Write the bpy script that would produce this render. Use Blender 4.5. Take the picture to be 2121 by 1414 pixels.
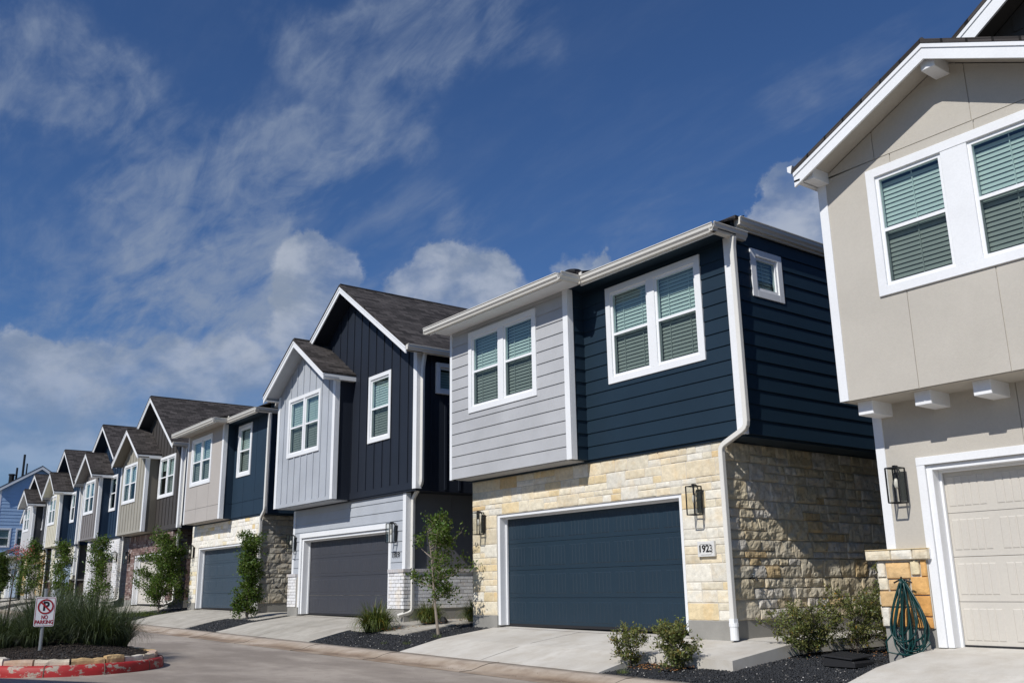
import bpy, math, random
import numpy as np
from mathutils import Vector, Matrix, noise
random.seed(7)
rnd = random.random
def ru(a, b): return a + (b - a) * rnd()
for o in list(bpy.data.objects): bpy.data.objects.remove(o)
scene = bpy.context.scene
COL = scene.collection

# ---------------------------------------------------------------- camera
cd = bpy.data.cameras.new("camera"); cam = bpy.data.objects.new("camera", cd); COL.objects.link(cam)
cd.sensor_fit = 'HORIZONTAL'; cd.sensor_width = 36.0; cd.lens = 32.70
cd.clip_start = 0.05; cd.clip_end = 3000
RX, UP, FW = Vector((.6025, .79799, -.01468)), Vector((.21202, -.14229, .96685)), Vector((-.76945, .58564, .25492))
cam.matrix_world = Matrix(((RX.x, UP.x, -FW.x, 0), (RX.y, UP.y, -FW.y, 0), (RX.z, UP.z, -FW.z, 0), (0, 0, 0, 1)))
scene.camera = cam
scene.view_settings.view_transform = 'Standard'
scene.view_settings.look = 'None'
scene.view_settings.exposure = 0.04
scene.view_settings.gamma = 1

# ---------------------------------------------------------------- sun
SUN = Vector((.24, -1.0, .92)).normalized()
sd = bpy.data.lights.new("sun", 'SUN'); sd.energy = 4.0; sd.angle = math.radians(.5); sd.color = (1, .965, .91)
so = bpy.data.objects.new("sun", sd); COL.objects.link(so); so.location = (5, -20, 25)
so.rotation_euler = (-SUN).to_track_quat('-Z', 'Y').to_euler()

# ---------------------------------------------------------------- sky with clouds
W = bpy.data.worlds.new("World"); scene.world = W; W.use_nodes = True
nt = W.node_tree; nt.nodes.clear()
def N(t, **k):
    n = nt.nodes.new(t)
    for a, b in k.items(): setattr(n, a, b)
    return n
def L(a, b): nt.links.new(a, b)
def val(x, sock):
    if isinstance(x, (int, float)): sock.default_value = x
    elif isinstance(x, tuple): sock.default_value = x
    else: L(x, sock)
def M(op, a, b=0.0, c=0.0, clamp=False):
    n = N('ShaderNodeMath', operation=op, use_clamp=clamp)
    val(a, n.inputs[0]); val(b, n.inputs[1]); val(c, n.inputs[2]); return n.outputs[0]
sky = N('ShaderNodeTexSky', sky_type='NISHITA', sun_disc=False)
sky.sun_elevation = math.asin(SUN.z); sky.sun_rotation = math.atan2(SUN.x, SUN.y)
sky.altitude = 0; sky.air_density = 1.0; sky.dust_density = .25; sky.ozone_density = 2.5
tc = N('ShaderNodeTexCoord')
sep = N('ShaderNodeSeparateXYZ'); L(tc.outputs['Generated'], sep.inputs[0])
DX, DY, DZ = sep.outputs
zc = M('MAXIMUM', DZ, .04)
def comb(x, y, z):
    n = N('ShaderNodeCombineXYZ'); val(x, n.inputs[0]); val(y, n.inputs[1]); val(z, n.inputs[2]); return n.outputs[0]
# flat cloud layer coordinates (direction projected on a plane overhead)
PX = M('DIVIDE', DX, M('ADD', zc, .12)); PY = M('DIVIDE', DY, M('ADD', zc, .12))
lay = comb(PX, PY, 0.0)
def mapn(v, rot=(0, 0, 0), sc=(1, 1, 1), loc=(0, 0, 0)):
    n = N('ShaderNodeMapping'); L(v, n.inputs[0]); n.inputs[1].default_value = loc; n.inputs[2].default_value = rot; n.inputs[3].default_value = sc; return n.outputs[0]
def noi(v, s, d=6, r=.55, dist=0.0):
    n = N('ShaderNodeTexNoise'); L(v, n.inputs['Vector']); n.inputs['Scale'].default_value = s; n.inputs['Detail'].default_value = d
    n.inputs['Roughness'].default_value = r; n.inputs['Distortion'].default_value = dist; return n.outputs[0]
def ramp(x, a, b, smooth=True):
    n = N('ShaderNodeMapRange', interpolation_type='SMOOTHSTEP' if smooth else 'LINEAR'); val(x, n.inputs[0])
    n.inputs[1].default_value = a; n.inputs[2].default_value = b; return n.outputs[0]
def warp(sc, amt, d=4):
    n = N('ShaderNodeTexNoise'); L(tc.outputs['Generated'], n.inputs['Vector']); n.inputs['Scale'].default_value = sc; n.inputs['Detail'].default_value = d; n.inputs['Roughness'].default_value = .6
    a = N('ShaderNodeVectorMath', operation='SUBTRACT'); L(n.outputs['Color'], a.inputs[0]); a.inputs[1].default_value = (.5, .5, .5)
    b = N('ShaderNodeVectorMath', operation='MULTIPLY_ADD'); L(a.outputs[0], b.inputs[0]); b.inputs[1].default_value = (amt,) * 3; L(tc.outputs['Generated'], b.inputs[2])
    c = N('ShaderNodeVectorMath', operation='NORMALIZE'); L(b.outputs[0], c.inputs[0]); return c.outputs[0]
WP, WQ = warp(6, .15, 6), warp(10, .11, 9)
def blob(c, r, sharp=.0, w=None):
    d = N('ShaderNodeVectorMath', operation='DOT_PRODUCT'); L(w or WP, d.inputs[0]); d.inputs[1].default_value = Vector(c).normalized()
    return ramp(d.outputs['Value'], math.cos(math.radians(r)), math.cos(math.radians(r * sharp)))
def addall(l):
    o = l[0]
    for x in l[1:]: o = M('ADD', o, x)
    return o
# thin high cirrus: streaky noise, gated by broad patches
streak = noi(mapn(lay, (0, 0, math.radians(35)), (1.0, 2.9, 1), (2.3, 1.1, 0)), 1.7, 9, .60, .7)
fine = noi(mapn(lay, (0, 0, math.radians(20)), (1.6, 4.0, 1)), 5.0, 6, .62, .5)
soft = noi(lay, 1.6, 4, .5, .3)
P_ = [((-0.867, 0.104, 0.488), 5, 0.8), ((-0.865, 0.15, 0.478), 4.5, 0.8), ((-0.864, 0.19, 0.466), 4, 0.8), ((-0.887, 0.107, 0.449), 4, 0.7), ((-0.774, 0.339, 0.535), 3.2, 0.8), ((-0.757, 0.385, 0.527), 3.8, 1), ((-0.718, 0.429, 0.548), 4.2, 0.9), ((-0.678, 0.473, 0.563), 4.2, 0.75), ((-0.639, 0.517, 0.57), 3.5, 0.5), ((-0.749, 0.426, 0.507), 3, 0.6),
      ((-0.886, 0.224, 0.405), 2.5, 0.5), ((-0.866, 0.273, 0.419), 4, 0.6), ((-0.842, 0.328, 0.428), 4.6, 0.9), ((-0.814, 0.379, 0.441), 4.4, 0.95), ((-0.784, 0.43, 0.448), 3, 0.8), ((-0.856, 0.331, 0.398), 3.5, 0.7), ((-0.906, 0.214, 0.366), 2.6, 0.6), ((-0.896, 0.263, 0.357), 4.4, 0.8), ((-0.887, 0.316, 0.337), 5, 0.8), ((-0.91, 0.287, 0.301), 5.5, 0.7), ((-0.886, 0.36, 0.292), 5, 0.55),
      ((-0.929, 0.272, 0.252), 9, 0.5), ((-0.866, 0.381, 0.323), 7, 0.4), ((-0.79, 0.499, 0.357), 4, 0.4), ((-0.762, 0.543, 0.352), 3, 0.4), ((-0.468, 0.744, 0.477), 2.6, 0.35), ((-0.507, 0.731, 0.456), 2.2, 0.3), ((-0.427, 0.758, 0.493), 2.2, 0.3), ((-0.946, 0.184, 0.267), 6, 0.3), ((-0.906, 0.141, 0.398), 6, 0.2), ((-0.649, 0.669, 0.361), 3, 0.2)]
gate = M('MINIMUM', addall([M('MULTIPLY', blob(c, r * 1.04), a) for c, r, a in P_]), 1.15)
gate = M('ADD', gate, M('ADD', .06, M('MULTIPLY', ramp(DZ, .55, .15), .12)))
wisp = M('ADD', M('MULTIPLY', streak, .62), M('ADD', M('MULTIPLY', soft, .12), M('MULTIPLY', fine, .26)))
cir = M('MULTIPLY', ramp(M('ADD', wisp, M('MULTIPLY', gate, .08)), .45, .74), M('POWER', gate, .8))
cir = M('MULTIPLY', cir, .66, clamp=True)
# cumulus near the horizon and a few puffs
gen = tc.outputs['Generated']
cn = noi(mapn(gen, (0, 0, 0), (1, 1, 1.5)), 9, 9, .56, .15)
cn2 = noi(mapn(gen, (0, 0, 0), (1, 1, 1.6), (0.0, 0.0, .035)), 9, 9, .56, .15)
Q_ = [((-0.867, 0.385, 0.318), 2.6, 1), ((-0.851, 0.407, 0.332), 2.6, 1.05), ((-0.866, 0.404, 0.295), 3, 1), ((-0.876, 0.399, 0.27), 3, 0.9), ((-0.812, 0.496, 0.308), 3.2, 0.85), ((-0.785, 0.534, 0.313), 3.6, 0.95), ((-0.765, 0.57, 0.298), 3, 0.9), ((-0.81, 0.513, 0.284), 4, 0.9), ((-0.52, 0.768, 0.373), 3, 1.1), ((-0.535, 0.769, 0.351), 2.4, 1), ((-0.508, 0.782, 0.361), 3, 1.05),
      ((-0.703, 0.63, 0.331), 1.8, 0.85), ((-0.689, 0.646, 0.329), 1.3, 0.8), ((-0.97, 0.143, 0.195), 2.4, 1), ((-0.968, 0.176, 0.179), 4, 0.8), ((-0.957, 0.226, 0.183), 4.5, 0.75), ((-0.931, 0.301, 0.206), 4, 0.7), ((-0.977, 0.166, 0.133), 5, 0.8), ((-0.958, 0.243, 0.151), 5, 0.6), ((-0.914, 0.344, 0.214), 3.5, 0.6)]
qg = M('MINIMUM', addall([M('MULTIPLY', blob(c, r * 1.2, w=WQ), a) for c, r, a in Q_]), 1.0)
low = ramp(DZ, .30, .05)
qg = M('MINIMUM', M('ADD', qg, M('MULTIPLY', low, .35)), 1.0)
cum = ramp(M('ADD', M('MULTIPLY', qg, .62), cn), .80, 1.20)
cum = M('MULTIPLY', cum, ramp(DZ, -.10, .36))
cum = M('MULTIPLY', cum, .82)
shade = ramp(M('SUBTRACT', cn, cn2), -.12, .15)       # bright tops, greyer undersides
def mixc(f, a, b):
    n = N('ShaderNodeMix', data_type='RGBA'); val(f, n.inputs[0]); 
    for x, s in ((a, n.inputs[6]), (b, n.inputs[7])):
        if isinstance(x, tuple): s.default_value = x
        else: L(x, s)
    return n.outputs[2]
g = N('ShaderNodeGamma'); L(sky.outputs[0], g.inputs[0]); g.inputs[1].default_value = 1.0
tint = mixc(1.0, sky.outputs[0], sky.outputs[0])
sk = N('ShaderNodeMix', data_type='RGBA', blend_type='MULTIPLY'); sk.inputs[0].default_value = 1
L(sky.outputs[0], sk.inputs[6]); sk.inputs[7].default_value = (.78, 1.13, 1.64, 1)
c1 = mixc(cir, sk.outputs[2], (5.4, 6.6, 8.8, 1))
ccol = mixc(shade, (5.2, 6.3, 8.2, 1), (9.2, 10.1, 11.8, 1))
c2 = mixc(cum, c1, ccol)
bg = N('ShaderNodeBackground'); L(c2, bg.inputs[0]); bg.inputs[1].default_value = .048
wo = N('ShaderNodeOutputWorld'); L(bg.outputs[0], wo.inputs[0])

# ---------------------------------------------------------------- materials
MATS = {}
class NT:
    def __init__(s, name):
        s.m = bpy.data.materials.new(name); s.m.use_nodes = True; s.t = s.m.node_tree
        s.b = s.t.nodes['Principled BSDF']; MATS[name] = s.m
        s.co = s.n('ShaderNodeTexCoord').outputs['Object']
    def n(s, t, **k):
        x = s.t.nodes.new(t)
        for a, b in k.items(): setattr(x, a, b)
        return x
    def l(s, a, b): s.t.links.new(a, b)
    def noise(s, sc, d=4, r=.55, vec=None, st=None):
        n = s.n('ShaderNodeTexNoise'); v = vec or s.co
        if st:
            m = s.n('ShaderNodeMapping'); s.l(v, m.inputs[0]); m.inputs[3].default_value = st; v = m.outputs[0]
        s.l(v, n.inputs['Vector']); n.inputs['Scale'].default_value = sc; n.inputs['Detail'].default_value = d; n.inputs['Roughness'].default_value = r
        return n.outputs[0]
    def ramp(s, x, a, b, lo=0., hi=1.):
        n = s.n('ShaderNodeMapRange'); s.l(x, n.inputs[0]); n.inputs[1].default_value = a; n.inputs[2].default_value = b; n.inputs[3].default_value = lo; n.inputs[4].default_value = hi; return n.outputs[0]
    def mix(s, f, a, b, bt='MIX'):
        n = s.n('ShaderNodeMix', data_type='RGBA', blend_type=bt)
        for x, i in ((f, n.inputs[0]), (a, n.inputs[6]), (b, n.inputs[7])):
            if isinstance(x, (int, float)): i.default_value = x
            elif isinstance(x, tuple): i.default_value = x if len(x) == 4 else (*x, 1)
            else: s.l(x, i)
        return n.outputs[2]
    def bump(s, h, st=.3, d=.01):
        n = s.n('ShaderNodeBump'); s.l(h, n.inputs['Height']); n.inputs['Strength'].default_value = st; n.inputs['Distance'].default_value = d
        s.l(n.outputs[0], s.b.inputs['Normal'])
    def attr(s, name='tint'):
        n = s.n('ShaderNodeAttribute'); n.attribute_name = name; return n.outputs['Color']
    def base(s, c):
        if isinstance(c, tuple): s.b.inputs['Base Color'].default_value = (*c, 1)
        else: s.l(c, s.b.inputs['Base Color'])
    def rough(s, r): s.b.inputs['Roughness'].default_value = r

def dk(c, f): return tuple(x * f for x in c)
def paint(name, c, rough=.6, grain=.25, var=.10, spec=.35, st=(1, 1, 1), sc=90):
    t = NT(name); a = t.ramp(t.noise(1.3, 5, .6), .3, .7, 1 - var, 1 + var * .5); b = t.ramp(t.noise(40, 3, .6), .3, .7, .97, 1.03)
    v = t.n('ShaderNodeMath', operation='MULTIPLY'); t.l(a, v.inputs[0]); t.l(b, v.inputs[1])
    cc = t.n('ShaderNodeCombineColor'); [t.l(v.outputs[0], cc.inputs[i]) for i in range(3)]
    t.base(t.mix(1.0, c, cc.outputs[0], 'MULTIPLY')); t.rough(rough); t.b.inputs['Specular IOR Level'].default_value = spec
    if grain: t.bump(t.noise(sc, 4, .6, st=st), grain, .004)
    return t.m
WHITE = paint('white_trim', (.79, .80, .81), .5, .12, .05)
OFFW = paint('warm_white_metal', (.72, .70, .65), .4, .05, .05)
VINYL = paint('window_vinyl', (.82, .83, .84), .35, 0, .02)
GUT = paint('gutter_enamel', (.68, .655, .60), .35, .03, .05)
def board(name, c): return paint(name, c, .55, .3, .10, .3, (1, 1, 8), 30)
NAVY = board('navy_board', (.0100, .0255, .0430)); GREYB = board('grey_board', (.435, .44, .45))
MIDN = board('midnight_board', (.0175, .0225, .034)); PALE = board('pale_blue_grey_board', (.42, .445, .48))
NAVY2 = paint('navy_panel', (.015, .035, .060), .7, .4, .1, .3, (1, 1, 1), 120)
TAUPE = paint('taupe_panel', (.42, .39, .36), .8, .5, .05, .2, (1, 1, 1), 120)
STUC = paint('warm_grey_stucco', (.50, .468, .412), .9, .7, .06, .15, (1, 1, 1), 110)
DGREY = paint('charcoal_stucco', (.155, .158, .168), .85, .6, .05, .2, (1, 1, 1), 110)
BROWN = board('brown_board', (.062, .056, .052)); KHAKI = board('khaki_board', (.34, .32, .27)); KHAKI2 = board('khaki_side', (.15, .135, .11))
NAVY3 = board('blue_board', (.015, .034, .066)); MAUVG = board('mauve_grey_board', (.20, .185, .18)); CREAM = board('cream_board', (.60, .57, .46))
CHAR = board('charcoal_board', (.045, .048, .055)); LGREY = board('light_grey_board', (.50, .50, .50))
BLUE = board('sky_blue_siding', (.34, .49, .70)); DBRN = board('dark_soffit', (.07, .065, .06))
CONC = paint('foundation_concrete', (.30, .29, .265), .9, .4, .22, .2, (1, 1, 1), 40)
BLACK = paint('black_metal', (.012, .012, .013), .4, 0, .05); RUBBER = paint('black_rubber', (.02, .02, .022), .6, .1, .1)
GDN = paint('garage_navy', (.0115, .028, .045), .5, .05, .06, .5); GDS = paint('garage_slate', (.045, .047, .057), .5, .05, .06, .5)
GDB = paint('garage_blue_grey', (.042, .064, .088), .45, .05, .06, .5); GDC = paint('garage_cream', (.555, .522, .465), .5, .05, .03, .4)
GDT = paint('garage_taupe', (.30, .27, .25), .5, .05, .03); GDL = paint('garage_light_blue', (.24, .30, .38), .5, .05, .03)
PLQ = paint('plaque_limestone', (.66, .655, .63), .8, .3, .06); PVC = paint('white_pvc', (.82, .83, .84), .35, 0, .03)
INK = paint('black_ink', (.01, .01, .01), .6, 0, .0); HOSE = paint('green_hose', (.003, .038, .036), .35, 0, .1, .5)
BLIND = paint('blind_slats', (.80, .81, .78), .5, 0, .03); ROOMSHADE = paint('room_shade_colour', (.05, .05, .05), .9, 0, .1)  # second one: dark colour standing for the shade of unlit rooms
STEEL = paint('galvanised_steel', (.40, .42, .43), .4, .05, .1); STEEL_b = MATS['galvanised_steel'].node_tree.nodes['Principled BSDF']; STEEL_b.inputs['Metallic'].default_value = .7
SIGNW = paint('sign_white', (.76, .77, .80), .4, 0, .05); SIGNR = paint('sign_red', (.33, .012, .018), .45, 0, .05); SIGNK = paint('sign_black', (.012, .012, .016), .45, 0, 0)
MORT = paint('grey_mortar', (.60, .56, .49), .95, .4, .1); MORTD = paint('brick_mortar', (.36, .33, .31), .95, .4, .1)

def stone_mat(name, rough=.9, vein=(.75, 1.12), bump=.9):
    t = NT(name); a = t.attr(); n1 = t.ramp(t.noise(11, 10, .72), .3, .7, vein[0], vein[1])
    cc = t.n('ShaderNodeCombineColor'); [t.l(n1, cc.inputs[i]) for i in range(3)]
    c = t.mix(1.0, a, cc.outputs[0], 'MULTIPLY')
    warm = t.ramp(t.noise(3.1, 5, .6), .50, .74, 0, .5)
    c = t.mix(warm, c, t.mix(1.0, a, (1.0, .80, .52), 'MULTIPLY'))
    t.base(c); t.rough(rough); t.b.inputs['Specular IOR Level'].default_value = .15
    t.bump(t.noise(24, 10, .7), bump, .015); return t.m
STONE = stone_mat('limestone', bump=.55); BRICK = stone_mat('fired_brick', .9, (.85, 1.1), .4)

def shingle(name, c):
    t = NT(name); uv = t.n('ShaderNodeUVMap').outputs[0]
    br = t.n('ShaderNodeTexBrick'); t.l(uv, br.inputs['Vector']); br.offset = .5
    br.inputs['Scale'].default_value = 1; br.inputs['Brick Width'].default_value = .30; br.inputs['Row Height'].default_value = .145
    br.inputs['Mortar Size'].default_value = .008; br.inputs['Bias'].default_value = 0; br.inputs['Mortar Smooth'].default_value = .2
    br.inputs['Color1'].default_value = (*dk(c, .55), 1); br.inputs['Color2'].default_value = (*dk(c, 1.55), 1); br.inputs['Mortar'].default_value = (*dk(c, .25), 1)
    n = t.ramp(t.noise(2.2, 6, .6, vec=uv, st=(1, 2.5, 1)), .3, .7, .65, 1.3); cc = t.n('ShaderNodeCombineColor'); [t.l(n, cc.inputs[i]) for i in range(3)]
    gr = t.ramp(t.noise(160, 2, .6, vec=uv), .3, .7, .7, 1.3); c2 = t.n('ShaderNodeCombineColor'); [t.l(gr, c2.inputs[i]) for i in range(3)]
    t.base(t.mix(1, t.mix(1, br.outputs[0], cc.outputs[0], 'MULTIPLY'), c2.outputs[0], 'MULTIPLY')); t.rough(.9); t.b.inputs['Specular IOR Level'].default_value = .2
    t.bump(br.outputs['Fac'], -.8, .012); return t.m
SHING = shingle('roof_shingles', (.054, .048, .046))

def glass(name, tint, refl=.10, gr=.9):
    t = NT(name); t.t.nodes.remove(t.b)
    tr = t.n('ShaderNodeBsdfTransparent'); tr.inputs[0].default_value = (*tint, 1)
    gl = t.n('ShaderNodeBsdfGlossy'); gl.inputs[0].default_value = (.82, .95, .95, 1); gl.inputs[1].default_value = .02
    bm = t.n('ShaderNodeBump'); t.l(t.noise(.9, 2, .5), bm.inputs['Height']); bm.inputs['Strength'].default_value = .12; bm.inputs['Distance'].default_value = .03; t.l(bm.outputs[0], gl.inputs['Normal'])
    fr = t.n('ShaderNodeLayerWeight'); pw = t.n('ShaderNodeMath', operation='POWER'); t.l(fr.outputs['Facing'], pw.inputs[0]); pw.inputs[1].default_value = 4
    f = t.n('ShaderNodeMath', operation='MULTIPLY_ADD', use_clamp=True); t.l(pw.outputs[0], f.inputs[0]); f.inputs[1].default_value = gr; f.inputs[2].default_value = refl
    mx = t.n('ShaderNodeMixShader'); t.l(f.outputs[0], mx.inputs[0]); t.l(tr.outputs[0], mx.inputs[1]); t.l(gl.outputs[0], mx.inputs[2])
    t.l(mx.outputs[0], t.t.nodes['Material Output'].inputs[0]); return t.m
GLU = glass('window_glass', (.61, .715, .69), .09); GLL = glass('screened_glass', (.42, .47, .45), .03, .40); LGL = glass('lantern_glass', (.90, .90, .88), .03)
bulbm = paint('bulb_glass', (.7, .68, .62), .15, 0, 0)

def leafm(name, c, tr=.35):
    t = NT(name); a = t.attr(); col = t.mix(1.0, c, a, 'MULTIPLY'); t.base(col); t.rough(.45); t.b.inputs['Specular IOR Level'].default_value = .35
    ts = t.n('ShaderNodeBsdfTranslucent'); t.l(t.mix(1.0, col, (1.3, 1.4, .5), 'MULTIPLY'), ts.inputs[0])
    mx = t.n('ShaderNodeMixShader'); mx.inputs[0].default_value = tr; t.l(t.b.outputs[0], mx.inputs[1]); t.l(ts.outputs[0], mx.inputs[2])
    t.l(mx.outputs[0], t.t.nodes['Material Output'].inputs[0]); return t.m
LEAF = leafm('leaf_green', (.078, .132, .026)); LEAFD = leafm('leaf_deep_green', (.055, .095, .024)); SHRUBL = leafm('shrub_leaf', (.150, .175, .065))
GRASSM = leafm('grass_blade', (.058, .076, .036), .2); GRASSY = leafm('liriope_blade', (.085, .11, .03), .25); PINK = leafm('pink_blossom', (.45, .10, .14), .3)
BARK = paint('pale_bark', (.25, .21, .17), .9, .6, .2); BARKD = paint('dark_bark', (.07, .055, .045), .9, .6, .2)

t = NT('street_concrete'); a = t.noise(.35, 6, .6, st=(1, 2.2, 1)); b = t.noise(60, 4, .65); c = t.noise(2.0, 7, .65)
col = t.mix(t.ramp(a, .40, .60), (.205, .170, .140), (.375, .325, .275)); col = t.mix(t.ramp(c, .48, .70, 0, .75), col, (.20, .165, .14))
col = t.mix(t.ramp(b, .3, .7, 0, .35), col, (.42, .38, .34)); t.base(col); t.rough(.9); t.bump(b, .35, .006); STREET = t.m
def concm(name, c1, c2, stain, att=False):
    t = NT(name); a = t.noise(.8, 6, .62, st=(2.2, 1, 1)); b = t.noise(80, 4, .65); c = t.noise(3.0, 8, .7)
    col = t.mix(t.ramp(a, .35, .68), c1, c2); col = t.mix(t.ramp(c, .46, .70, 0, .75), col, stain)
    col = t.mix(t.ramp(b, .3, .75, 0, .3), col, dk(c2, 1.15))
    if att: col = t.mix(1.0, col, t.attr(), 'MULTIPLY')
    t.base(col); t.rough(.9); t.bump(b, .25, .004); return t.m
DRIVE = concm('driveway_concrete', (.46, .43, .38), (.60, .575, .525), (.41, .365, .30)); DRIVE2 = concm('driveway_concrete_aged', (.33, .31, .265), (.49, .46, .405), (.27, .235, .19))
KERB = concm('kerb_concrete', (.40, .33, .26), (.50, .43, .36), (.23, .165, .12), True)
DIRT = paint('bed_soil', (.035, .032, .030), .95, .8, .3); JOINT = paint('joint_grime', (.13, .11, .09), .95, 0, .1); GROUND = paint('ground_soil', (.16, .15, .10), .95, .5, .3)
t = NT('black_gravel'); a = t.attr(); t.base(a); t.rough(.6); t.b.inputs['Specular IOR Level'].default_value = .4; t.bump(t.noise(90, 3), .4, .003); GRAV = t.m
t = NT('bark_mulch'); t.base(t.attr()); t.rough(.9); MULCH = t.m
# red kerb paint, flaked
t = NT('flaked_red_paint'); a = t.noise(4.6, 10, .70, st=(1, 1, 1.8)); fl = t.ramp(a, .552, .568)
red = t.mix(t.ramp(t.noise(5, 5, .6), .3, .7), (.42, .018, .018), (.30, .015, .016)); con = t.mix(t.ramp(t.noise(20, 4), .3, .7), (.30, .26, .21), (.40, .35, .29))
t.base(t.mix(fl, red, con)); t.rough(.6); t.bump(a, -.3, .01); REDK = t.m

# ---------------------------------------------------------------- mesh builder
SPLIT = {'corner_board', 'pane', 'brick_wall', 'side_wall', 'stone_wall', 'stone_pillar', 'mortar_bed', 'foundation', 'lower_wall', 'upper_wall', 'bay_side_wall', 'ledge', 'rake_board', 'eave_fascia', 'fascia', 'soffit', 'gutter', 'garage_frame', 'sash', 'wall', 'digits'}
class MB:
    def __init__(s): s.v = []; s.f = []; s.mi = []; s.uv = {}; s.c = []; s.cur = 0; s.tint = (1, 1, 1)
    def add(s, vs, fs):
        b = len(s.v); s.v.extend(tuple(x) for x in vs); s.c.extend([s.tint] * len(vs))
        for f in fs: s.f.append(tuple(b + i for i in f)); s.mi.append(s.cur)
        return b
    def hexa(s, p):   # p: 8 points, bottom 4 ccw, top 4
        s.add(p, [(0, 3, 2, 1), (4, 5, 6, 7), (0, 1, 5, 4), (1, 2, 6, 5), (2, 3, 7, 6), (3, 0, 4, 7)])
    def box(s, x0, x1, y0, y1, z0, z1):
        x0, x1 = min(x0, x1), max(x0, x1); y0, y1 = min(y0, y1), max(y0, y1); z0, z1 = min(z0, z1), max(z0, z1)
        s.hexa([(x0, y0, z0), (x1, y0, z0), (x1, y1, z0), (x0, y1, z0), (x0, y0, z1), (x1, y0, z1), (x1, y1, z1), (x0, y1, z1)])
    def prism(s, poly, ext):   # poly: list of 3d points, ext: extrusion vector; orientation fixed by newell
        n = len(poly); P = [Vector(p) for p in poly]; e = Vector(ext); nm = Vector((0, 0, 0))
        for i in range(n): nm += P[i].cross(P[(i + 1) % n])
        if nm.dot(e) > 0: P.reverse()
        b = len(s.v)
        s.add(P + [p + e for p in P], [tuple(range(n)), tuple(range(2 * n - 1, n - 1, -1))] + [(i, i + n, (i + 1) % n + n, (i + 1) % n) for i in range(n)])
    def tube(s, pts, r, n=6, closed=False, sq=False):
        P = [Vector(p) for p in pts]; m = len(P); rings = []
        up = Vector((0, 0, 1)); last = None
        for i, p in enumerate(P):
            if closed: d = (P[(i + 1) % m] - P[i - 1])
            else: d = P[min(i + 1, m - 1)] - P[max(i - 1, 0)]
            if d.length < 1e-9: d = Vector((0, 0, 1))
            d.normalize()
            if last is None:
                a = d.cross(up)
                if a.length < .1: a = d.cross(Vector((1, 0, 0)))
            else: a = last - d * last.dot(d)
            a.normalize(); last = a; b = d.cross(a)
            rr = r[i] if isinstance(r, (list, tuple)) else r
            rings.append([p + (a * math.cos(2 * math.pi * (k + (.5 if sq else 0)) / n) + b * math.sin(2 * math.pi * (k + (.5 if sq else 0)) / n)) * rr for k in range(n)])
        vs = [q for ring in rings for q in ring]; fs = []
        for i in range(m if closed else m - 1):
            j = (i + 1) % m
            for k in range(n): fs.append((i * n + k, i * n + (k + 1) % n, j * n + (k + 1) % n, j * n + k))
        if not closed: fs += [tuple(range(n - 1, -1, -1)), tuple((m - 1) * n + k for k in range(n))]
        s.add(vs, fs)
    def pieces(s):
        """split into far-apart pieces: loose islands whose boxes lie closer than half the larger one's size stay together"""
        n = len(s.v); par = np.arange(n); E = np.array([(f[0], k) for f in s.f for k in f[1:]])
        while True:
            pa, pb = par[E[:, 0]], par[E[:, 1]]; lo, hi = np.minimum(pa, pb), np.maximum(pa, pb); m = lo != hi
            if not m.any(): break
            np.minimum.at(par, hi[m], lo[m])
            while (par[par] != par).any(): par = par[par]
        r, isl = np.unique(par, return_inverse=True); k = len(r)
        if k < 2 or k > 3500: return [s]
        V = np.array(s.v); lo = np.full((k, 3), 1e9); hi = -lo; np.minimum.at(lo, isl, V); np.maximum.at(hi, isl, V); size = (hi - lo).max(1)
        q = np.arange(k)
        for i in range(k):
            gap = np.maximum(0, np.maximum(lo[i] - hi, lo - hi[i])); near = np.sqrt((gap ** 2).sum(1)) <= np.maximum(.02, .49 * np.maximum(size, size[i])); q[np.isin(q, q[near])] = q[near].min()
        u, pc = np.unique(q, return_inverse=True)
        if len(u) < 2: return [s]
        out = []
        for j in range(len(u)):
            mb_ = MB(); keep = pc[isl] == j; new = np.cumsum(keep) - 1; mb_.v = [s.v[i] for i in np.nonzero(keep)[0]]; mb_.c = [s.c[i] for i in np.nonzero(keep)[0]]
            for fi, f in enumerate(s.f):
                if keep[f[0]]: mb_.f.append(tuple(int(new[i]) for i in f)); mb_.mi.append(s.mi[fi])
            out.append(mb_)
        return sorted(out, key=lambda x: -len(x.v))
    def build(s, name, mats, parent=None, smooth=False, origin=None, kind=None, bevel=0):
        if parent is not None and not s.uv and name in SPLIT:
            ps = s.pieces()
            if len(ps) > 1: return [p.build1(name, mats, parent, smooth, origin, kind, bevel) for p in ps][0]
        return s.build1(name, mats, parent, smooth, origin, kind, bevel)
    def build1(s, name, mats, parent=None, smooth=False, origin=None, kind=None, bevel=0):
        me = bpy.data.meshes.new(name); o = Vector(origin) if origin is not None else (ROOTLOC[parent] if parent is not None else Vector((0, 0, 0)))
        me.from_pydata([(x - o.x, y - o.y, z - o.z) for x, y, z in s.v], [], s.f)
        for m in (mats if isinstance(mats, list) else [mats]): me.materials.append(m)
        me.polygons.foreach_set('material_index', s.mi)
        if smooth: me.polygons.foreach_set('use_smooth', [True] * len(s.f))
        ca = me.color_attributes.new('tint', 'FLOAT_COLOR', 'POINT'); ca.data.foreach_set('color', [k for c in s.c for k in (*c, 1)])
        if s.uv:
            ul = me.uv_layers.new(name='UVMap')
            for fi, uvs in s.uv.items():
                st = me.polygons[fi].loop_start
                for k, q in enumerate(uvs): ul.data[st + k].uv = q
        me.update()
        ob = bpy.data.objects.new(name, me); COL.objects.link(ob)
        if parent is not None:
            ob.parent = parent
            ROOTLOC[ob] = ROOTLOC[parent]
        else: ob.location = o; ROOTLOC[ob] = o
        if bevel:
            bm = ob.modifiers.new('bevel', 'BEVEL'); bm.width = bevel; bm.segments = 1; bm.limit_method = 'ANGLE'
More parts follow.
